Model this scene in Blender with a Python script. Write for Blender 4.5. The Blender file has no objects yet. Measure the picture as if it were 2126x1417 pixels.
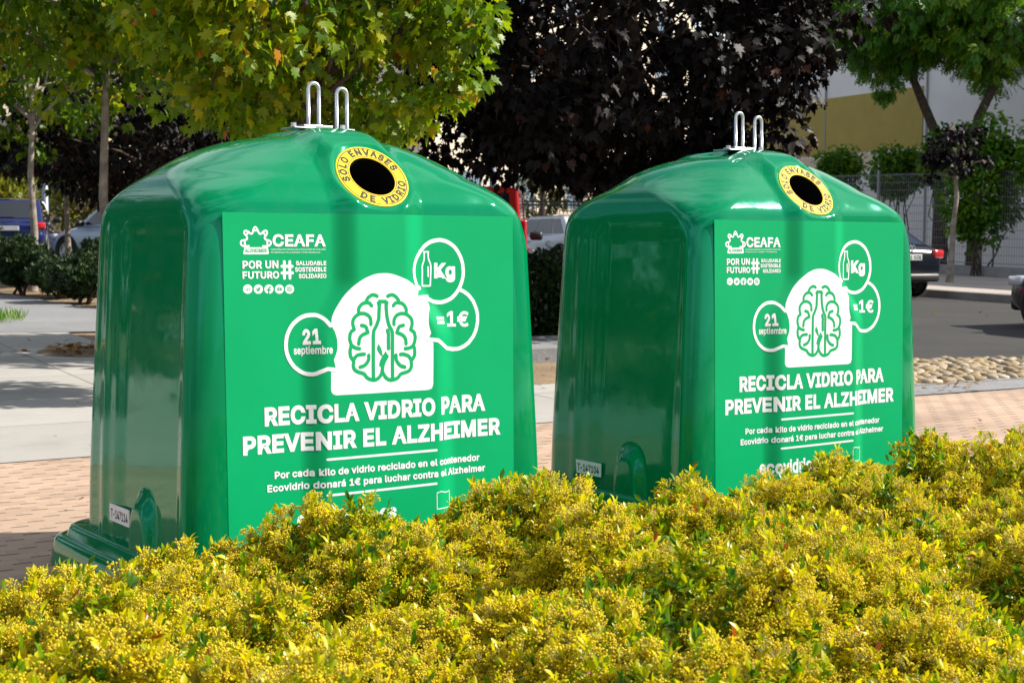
import bpy, bmesh, math, random, json
import numpy as np
from mathutils import Vector, Matrix

# ------------------------------------------------------------------ camera, light, exposure
scene = bpy.context.scene
COL = scene.collection
R = math.radians
cam_d = bpy.data.cameras.new('camera')
cam_d.lens = 52.49; cam_d.sensor_width = 36.0
cam_d.clip_start = 0.05; cam_d.clip_end = 1500
cam = bpy.data.objects.new('camera', cam_d); COL.objects.link(cam)
cam.matrix_world = Matrix.Translation((0, 0, 1.3)) @ Matrix.Rotation(R(90 - 3.74), 4, 'X') @ Matrix.Rotation(R(0.16), 4, 'Z')
cam_d.dof.use_dof = True; cam_d.dof.focus_distance = 6.0; cam_d.dof.aperture_fstop = 8.0
scene.camera = cam

SUN_AZ, SUN_EL = 6.0, 39.0          # azimuth of the sun counted from +x towards +y
world = bpy.data.worlds.new('World'); scene.world = world
world.use_nodes = True
wn = world.node_tree.nodes; wl = world.node_tree.links
bg = wn['Background']
sky = wn.new('ShaderNodeTexSky'); sky.sky_type = 'NISHITA'; sky.sun_disc = False
sky.sun_elevation = R(SUN_EL); sky.sun_rotation = R(90 - SUN_AZ)
sky.air_density = 1.0; sky.dust_density = 1.0; sky.ozone_density = 1.0
# thin white clouds over the sky
wtc = wn.new('ShaderNodeTexCoord'); wmap = wn.new('ShaderNodeMapping'); wmap.inputs['Scale'].default_value = (1, 1, 2.6)
wno = wn.new('ShaderNodeTexNoise'); wno.inputs['Scale'].default_value = 1.6; wno.inputs['Detail'].default_value = 5; wno.inputs['Roughness'].default_value = .5
wrp = wn.new('ShaderNodeValToRGB'); wrp.color_ramp.elements[0].position = .46; wrp.color_ramp.elements[1].position = .60
wmx = wn.new('ShaderNodeMix'); wmx.data_type = 'RGBA'
wl.new(wtc.outputs['Generated'], wmap.inputs['Vector']); wl.new(wmap.outputs['Vector'], wno.inputs['Vector'])
wl.new(wno.outputs['Fac'], wrp.inputs['Fac']); wl.new(wrp.outputs['Color'], wmx.inputs['Factor'])
wl.new(sky.outputs['Color'], wmx.inputs['A']); wmx.inputs['B'].default_value = (9.0, 9.4, 10.1, 1)
wl.new(wmx.outputs['Result'], bg.inputs['Color']); bg.inputs['Strength'].default_value = 0.066

sun_d = bpy.data.lights.new('sun', 'SUN'); sun_d.energy = 5.0; sun_d.angle = R(0.53); sun_d.color = (1.0, .945, .85)
sun = bpy.data.objects.new('sun', sun_d); COL.objects.link(sun)
sdir = Vector((math.cos(R(SUN_EL)) * math.cos(R(SUN_AZ)), math.cos(R(SUN_EL)) * math.sin(R(SUN_AZ)), math.sin(R(SUN_EL))))
sun.rotation_euler = sdir.to_track_quat('Z', 'Y').to_euler(); sun.location = (20, 0, 20)

scene.view_settings.view_transform = 'Standard'; scene.view_settings.look = 'None'
scene.view_settings.exposure = 0.76; scene.view_settings.gamma = 1.0
scene.render.engine = 'CYCLES'
scene.cycles.max_bounces = 8; scene.cycles.transparent_max_bounces = 8
scene.cycles.sample_clamp_indirect = 6.0

rng = np.random.default_rng(7); random.seed(7)

# ------------------------------------------------------------------ helpers
def mat(name, color, rough=.6, metal=0.0, spec=.5, noise=None, bump=None, coat=0.0, trans=0.0, emit=None):
    """principled material; noise = (scale, amount) varies the value, bump = (scale, strength)"""
    m = bpy.data.materials.new(name); m.use_nodes = True
    nt = m.node_tree; b = nt.nodes['Principled BSDF']
    b.inputs['Base Color'].default_value = (*color, 1); b.inputs['Roughness'].default_value = rough
    b.inputs['Metallic'].default_value = metal; b.inputs['Specular IOR Level'].default_value = spec
    b.inputs['Coat Weight'].default_value = coat; b.inputs['Coat Roughness'].default_value = .03
    b.inputs['Transmission Weight'].default_value = trans
    if noise or bump:
        tc = nt.nodes.new('ShaderNodeTexCoord')
    if noise:
        n = nt.nodes.new('ShaderNodeTexNoise'); n.inputs['Scale'].default_value = noise[0]; n.inputs['Detail'].default_value = 6
        nt.links.new(tc.outputs['Object'], n.inputs['Vector'])
        rp = nt.nodes.new('ShaderNodeMapRange'); rp.inputs['From Min'].default_value = .3; rp.inputs['From Max'].default_value = .7
        rp.inputs['To Min'].default_value = 1 - noise[1]; rp.inputs['To Max'].default_value = 1 + noise[1]
        nt.links.new(n.outputs['Fac'], rp.inputs['Value'])
        mx = nt.nodes.new('ShaderNodeVectorMath'); mx.operation = 'SCALE'; mx.inputs[0].default_value = color
        nt.links.new(rp.outputs['Result'], mx.inputs['Scale']); nt.links.new(mx.outputs['Vector'], b.inputs['Base Color'])
    if bump:
        n2 = nt.nodes.new('ShaderNodeTexNoise'); n2.inputs['Scale'].default_value = bump[0]; n2.inputs['Detail'].default_value = 5
        nt.links.new(tc.outputs['Object'], n2.inputs['Vector'])
        bp = nt.nodes.new('ShaderNodeBump'); bp.inputs['Strength'].default_value = bump[1]; bp.inputs['Distance'].default_value = .01
        nt.links.new(n2.outputs['Fac'], bp.inputs['Height']); nt.links.new(bp.outputs['Normal'], b.inputs['Normal'])
    return m

def leaf_mat(name, ramp, rough=.45, transl=.35, spec=.5):
    """leaves: colour chosen leaf by leaf from the ramp (attribute v), some light comes through"""
    m = bpy.data.materials.new(name); m.use_nodes = True
    nt = m.node_tree; b = nt.nodes['Principled BSDF']; out = nt.nodes['Material Output']
    at = nt.nodes.new('ShaderNodeAttribute'); at.attribute_name = 'v'
    cr = nt.nodes.new('ShaderNodeValToRGB')
    el = cr.color_ramp.elements
    while len(el) < len(ramp): el.new(.5)
    for e, (p, c) in zip(el, ramp): e.position = p; e.color = (*c, 1)
    nt.links.new(at.outputs['Fac'], cr.inputs['Fac'])
    nt.links.new(cr.outputs['Color'], b.inputs['Base Color'])
    b.inputs['Roughness'].default_value = rough; b.inputs['Specular IOR Level'].default_value = spec
    tr = nt.nodes.new('ShaderNodeBsdfTranslucent'); nt.links.new(cr.outputs['Color'], tr.inputs['Color'])
    mx = nt.nodes.new('ShaderNodeMixShader'); mx.inputs['Fac'].default_value = transl
    nt.links.new(b.outputs['BSDF'], mx.inputs[1]); nt.links.new(tr.outputs['BSDF'], mx.inputs[2])
    nt.links.new(mx.outputs['Shader'], out.inputs['Surface'])
    return m

def link(o, parent=None):
    COL.objects.link(o)
    if parent is not None: o.parent = parent
    return o

def tag(o, label=None, cat=None, group=None, kind=None):
    if label: o['label'] = label
    if cat: o['category'] = cat
    if group: o['group'] = group
    if kind: o['kind'] = kind
    return o

def empty(name, loc, rz=0.0, label=None, cat=None, group=None):
    o = bpy.data.objects.new(name, None); link(o)
    o.location = loc; o.rotation_euler = (0, 0, rz); o.empty_display_size = .2
    return tag(o, label, cat, group)

def bm_obj(name, bm, m, parent=None, smooth=False):
    me = bpy.data.meshes.new(name); bm.normal_update(); bm.to_mesh(me); bm.free()
    if m is not None: me.materials.append(m)
    if smooth: me.shade_smooth()
    return link(bpy.data.objects.new(name, me), parent)

def np_mesh(name, verts, faces, m, parent=None, v=None, smooth=False):
    """verts (n,3), faces (k,4) or (k,3) int arrays or list of several; v = per-vertex value"""
    me = bpy.data.meshes.new(name)
    if not isinstance(faces, list): faces = [faces]
    verts = np.ascontiguousarray(verts, dtype=np.float32)
    me.vertices.add(len(verts)); me.vertices.foreach_set('co', verts.ravel())
    idx = np.concatenate([f.ravel() for f in faces]).astype(np.int32)
    cnt = np.concatenate([np.full(len(f), f.shape[1]) for f in faces]).astype(np.int32)
    st = np.concatenate([[0], np.cumsum(cnt)[:-1]]).astype(np.int32)
    me.loops.add(len(idx)); me.loops.foreach_set('vertex_index', idx)
    me.polygons.add(len(cnt)); me.polygons.foreach_set('loop_start', st)
    me.update(calc_edges=True); me.validate()
    if v is not None:
        a = me.attributes.new('v', 'FLOAT', 'POINT'); a.data.foreach_set('value', np.ascontiguousarray(v, dtype=np.float32))
    if m is not None: me.materials.append(m)
    if smooth: me.shade_smooth()
    return link(bpy.data.objects.new(name, me), parent)

def add_box(bm, c, s, rz=0.0, bevel=0.0, mtx=None):
    r = bmesh.ops.create_cube(bm, size=1.0)
    vs = r['verts']
    bmesh.ops.scale(bm, vec=s, verts=vs)
    if bevel > 0:
        es = list({e for v in vs for e in v.link_edges})
        rb = bmesh.ops.bevel(bm, geom=es, offset=bevel, segments=2, affect='EDGES', profile=.5)
        vs = list({v for f in rb['faces'] for v in f.verts} | {v for v in vs if v.is_valid})
    T = Matrix.Translation(c) @ Matrix.Rotation(rz, 4, 'Z')
    if mtx is not None: T = mtx @ T
    bmesh.ops.transform(bm, matrix=T, verts=vs)
    return vs

def tube_np(path, radii, n=8, cap=True):
    """tapered tube round a polyline: verts, faces"""
    P = [Vector(p) for p in path]
    V = []; F = []
    up = Vector((0.13, .37, .92))
    for i, p in enumerate(P):
        d = (P[min(i + 1, len(P) - 1)] - P[max(i - 1, 0)]).normalized()
        a = d.cross(up)
        if a.length < .05: a = d.cross(Vector((1, 0, 0)))
        a.normalize(); b = d.cross(a)
        for k in range(n):
            t = 2 * math.pi * k / n
            V.append(p + (a * math.cos(t) + b * math.sin(t)) * radii[i])
    for i in range(len(P) - 1):
        for k in range(n):
            F.append((i * n + k, i * n + (k + 1) % n, (i + 1) * n + (k + 1) % n, (i + 1) * n + k))
    return V, F

def add_tube(bm, path, r, n=10, cap=True):
    radii = r if isinstance(r, (list, tuple)) else [r] * len(path)
    V, F = tube_np(path, radii, n)
    bv = [bm.verts.new(v) for v in V]
    for f in F: bm.faces.new([bv[i] for i in f])
    if cap:
        bm.faces.new(bv[:n]); bm.faces.new(bv[-n:][::-1])
    return bv

def G(x, y):
    """height of the ground: flat round the containers, rising gently behind them"""
    return max(0.0, y - 8.0) * (.0195 - .0007 * max(-20.0, min(x, 15.0))) if y < 75 else 67 * (.0195 - .0007 * max(-20.0, min(x, 15.0)))

def sheet(name, poly, m, dz, kind='structure', step=2.0, thick=0.0):
    """polygon in plan, cut on a fixed lattice and laid over the ground at height dz"""
    bm = bmesh.new()
    f = bm.faces.new([bm.verts.new((x, y, 0)) for x, y in poly])
    xs = [p[0] for p in poly]; ys = [p[1] for p in poly]
    def cut(axis, lo, hi, st):
        k = math.ceil(lo / st) * st
        while k < hi:
            co = [0, 0, 0]; no = [0, 0, 0]; co[axis] = k; no[axis] = 1
            bmesh.ops.bisect_plane(bm, geom=bm.verts[:] + bm.edges[:] + bm.faces[:], plane_co=co, plane_no=no)
            k += st
    cut(0, max(min(xs), -20), min(max(xs), 16), step); cut(1, max(min(ys), 8), min(max(ys), 76), step)
    if thick > 0:
        r = bmesh.ops.extrude_face_region(bm, geom=bm.faces[:])
        for v in bm.verts: v.tag = False
        for g in r['geom']:
            if isinstance(g, bmesh.types.BMVert): g.tag = True
    bmesh.ops.recalc_face_normals(bm, faces=bm.faces[:])
    for v in bm.verts:
        h = G(v.co.x, v.co.y) + dz
        if thick > 0 and not v.tag: h -= thick
        v.co.z = h
    if thick == 0:
        for f in bm.faces:
            f.normal_update()
            if f.normal.z < 0: f.normal_flip()
    o = bm_obj(name, bm, m)
    if kind: o['kind'] = kind
    return o

# ------------------------------------------------------------------ materials of the containers
def glossy_green():
    m = mat('green_glossy_fibreglass', (.0003, .19, .066), rough=.07, coat=0.0, spec=.95)
    nt = m.node_tree; b = nt.nodes['Principled BSDF']; b.inputs['Specular Tint'].default_value = (.17, .92, .78, 1)
    tc = nt.nodes.new('ShaderNodeTexCoord'); n = nt.nodes.new('ShaderNodeTexNoise'); n.inputs['Scale'].default_value = 5.0; n.inputs['Detail'].default_value = 2
    bp = nt.nodes.new('ShaderNodeBump'); bp.inputs['Strength'].default_value = .05; bp.inputs['Distance'].default_value = .02
    nt.links.new(tc.outputs['Object'], n.inputs['Vector']); nt.links.new(n.outputs['Fac'], bp.inputs['Height'])
    nt.links.new(bp.outputs['Normal'], b.inputs['Normal']); nt.links.new(bp.outputs['Normal'], b.inputs['Coat Normal'])
    # rain streaks and faint dust on the shell
    mp = nt.nodes.new('ShaderNodeMapping'); mp.inputs['Scale'].default_value = (16, 16, 1.1)
    ns = nt.nodes.new('ShaderNodeTexNoise'); ns.inputs['Scale'].default_value = 1.0; ns.inputs['Detail'].default_value = 6; ns.inputs['Roughness'].default_value = .65
    rs = nt.nodes.new('ShaderNodeMapRange'); rs.inputs['From Min'].default_value = .52; rs.inputs['From Max'].default_value = .80; rs.inputs['To Max'].default_value = .10
    mc_ = nt.nodes.new('ShaderNodeMix'); mc_.data_type = 'RGBA'; mc_.inputs['A'].default_value = (.0003, .19, .066, 1); mc_.inputs['B'].default_value = (.10, .22, .13, 1)
    nt.links.new(tc.outputs['Object'], mp.inputs['Vector']); nt.links.new(mp.outputs['Vector'], ns.inputs['Vector']); nt.links.new(ns.outputs['Fac'], rs.inputs['Value'])
    nt.links.new(rs.outputs['Result'], mc_.inputs['Factor']); nt.links.new(mc_.outputs['Result'], b.inputs['Base Color'])
    # faint dust
    n2 = nt.nodes.new('ShaderNodeTexNoise'); n2.inputs['Scale'].default_value = 9; n2.inputs['Detail'].default_value = 8
    rp = nt.nodes.new('ShaderNodeMapRange'); rp.inputs['From Min'].default_value = .45; rp.inputs['From Max'].default_value = .8
    rp.inputs['To Min'].default_value = .05; rp.inputs['To Max'].default_value = .16
    nt.links.new(tc.outputs['Object'], n2.inputs['Vector']); nt.links.new(n2.outputs['Fac'], rp.inputs['Value']); nt.links.new(rp.outputs['Result'], b.inputs['Roughness'])
    return m
M_GREEN = glossy_green()
M_POSTER = mat('poster_green_vinyl', (.0005, .335, .120), rough=.42, spec=.14, coat=.03, noise=(3, .05), bump=(7, .05))
M_WHITE = mat('poster_white_print', (.82, .82, .86), rough=.40, spec=.35)
M_PGREEN = mat('poster_green_print', (.001, .35, .115), rough=.45, spec=.22)
M_YELLOW = mat('yellow_sticker', (.86, .61, .004), rough=.5, coat=.05, spec=.25)
M_GREY = mat('grey_lettering', (.045, .04, .028), rough=.6, spec=.2)
M_DARK = mat('dark_interior', (.004, .004, .004), rough=.9, spec=.1)
M_GALV = mat('galvanised_steel', (.62, .64, .66), rough=.32, metal=.9, noise=(40, .18))
M_STICK = mat('white_number_sticker', (.88, .88, .90), rough=.4)
M_BLACK = mat('black_lettering', (.015, .015, .018), rough=.5)

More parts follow.
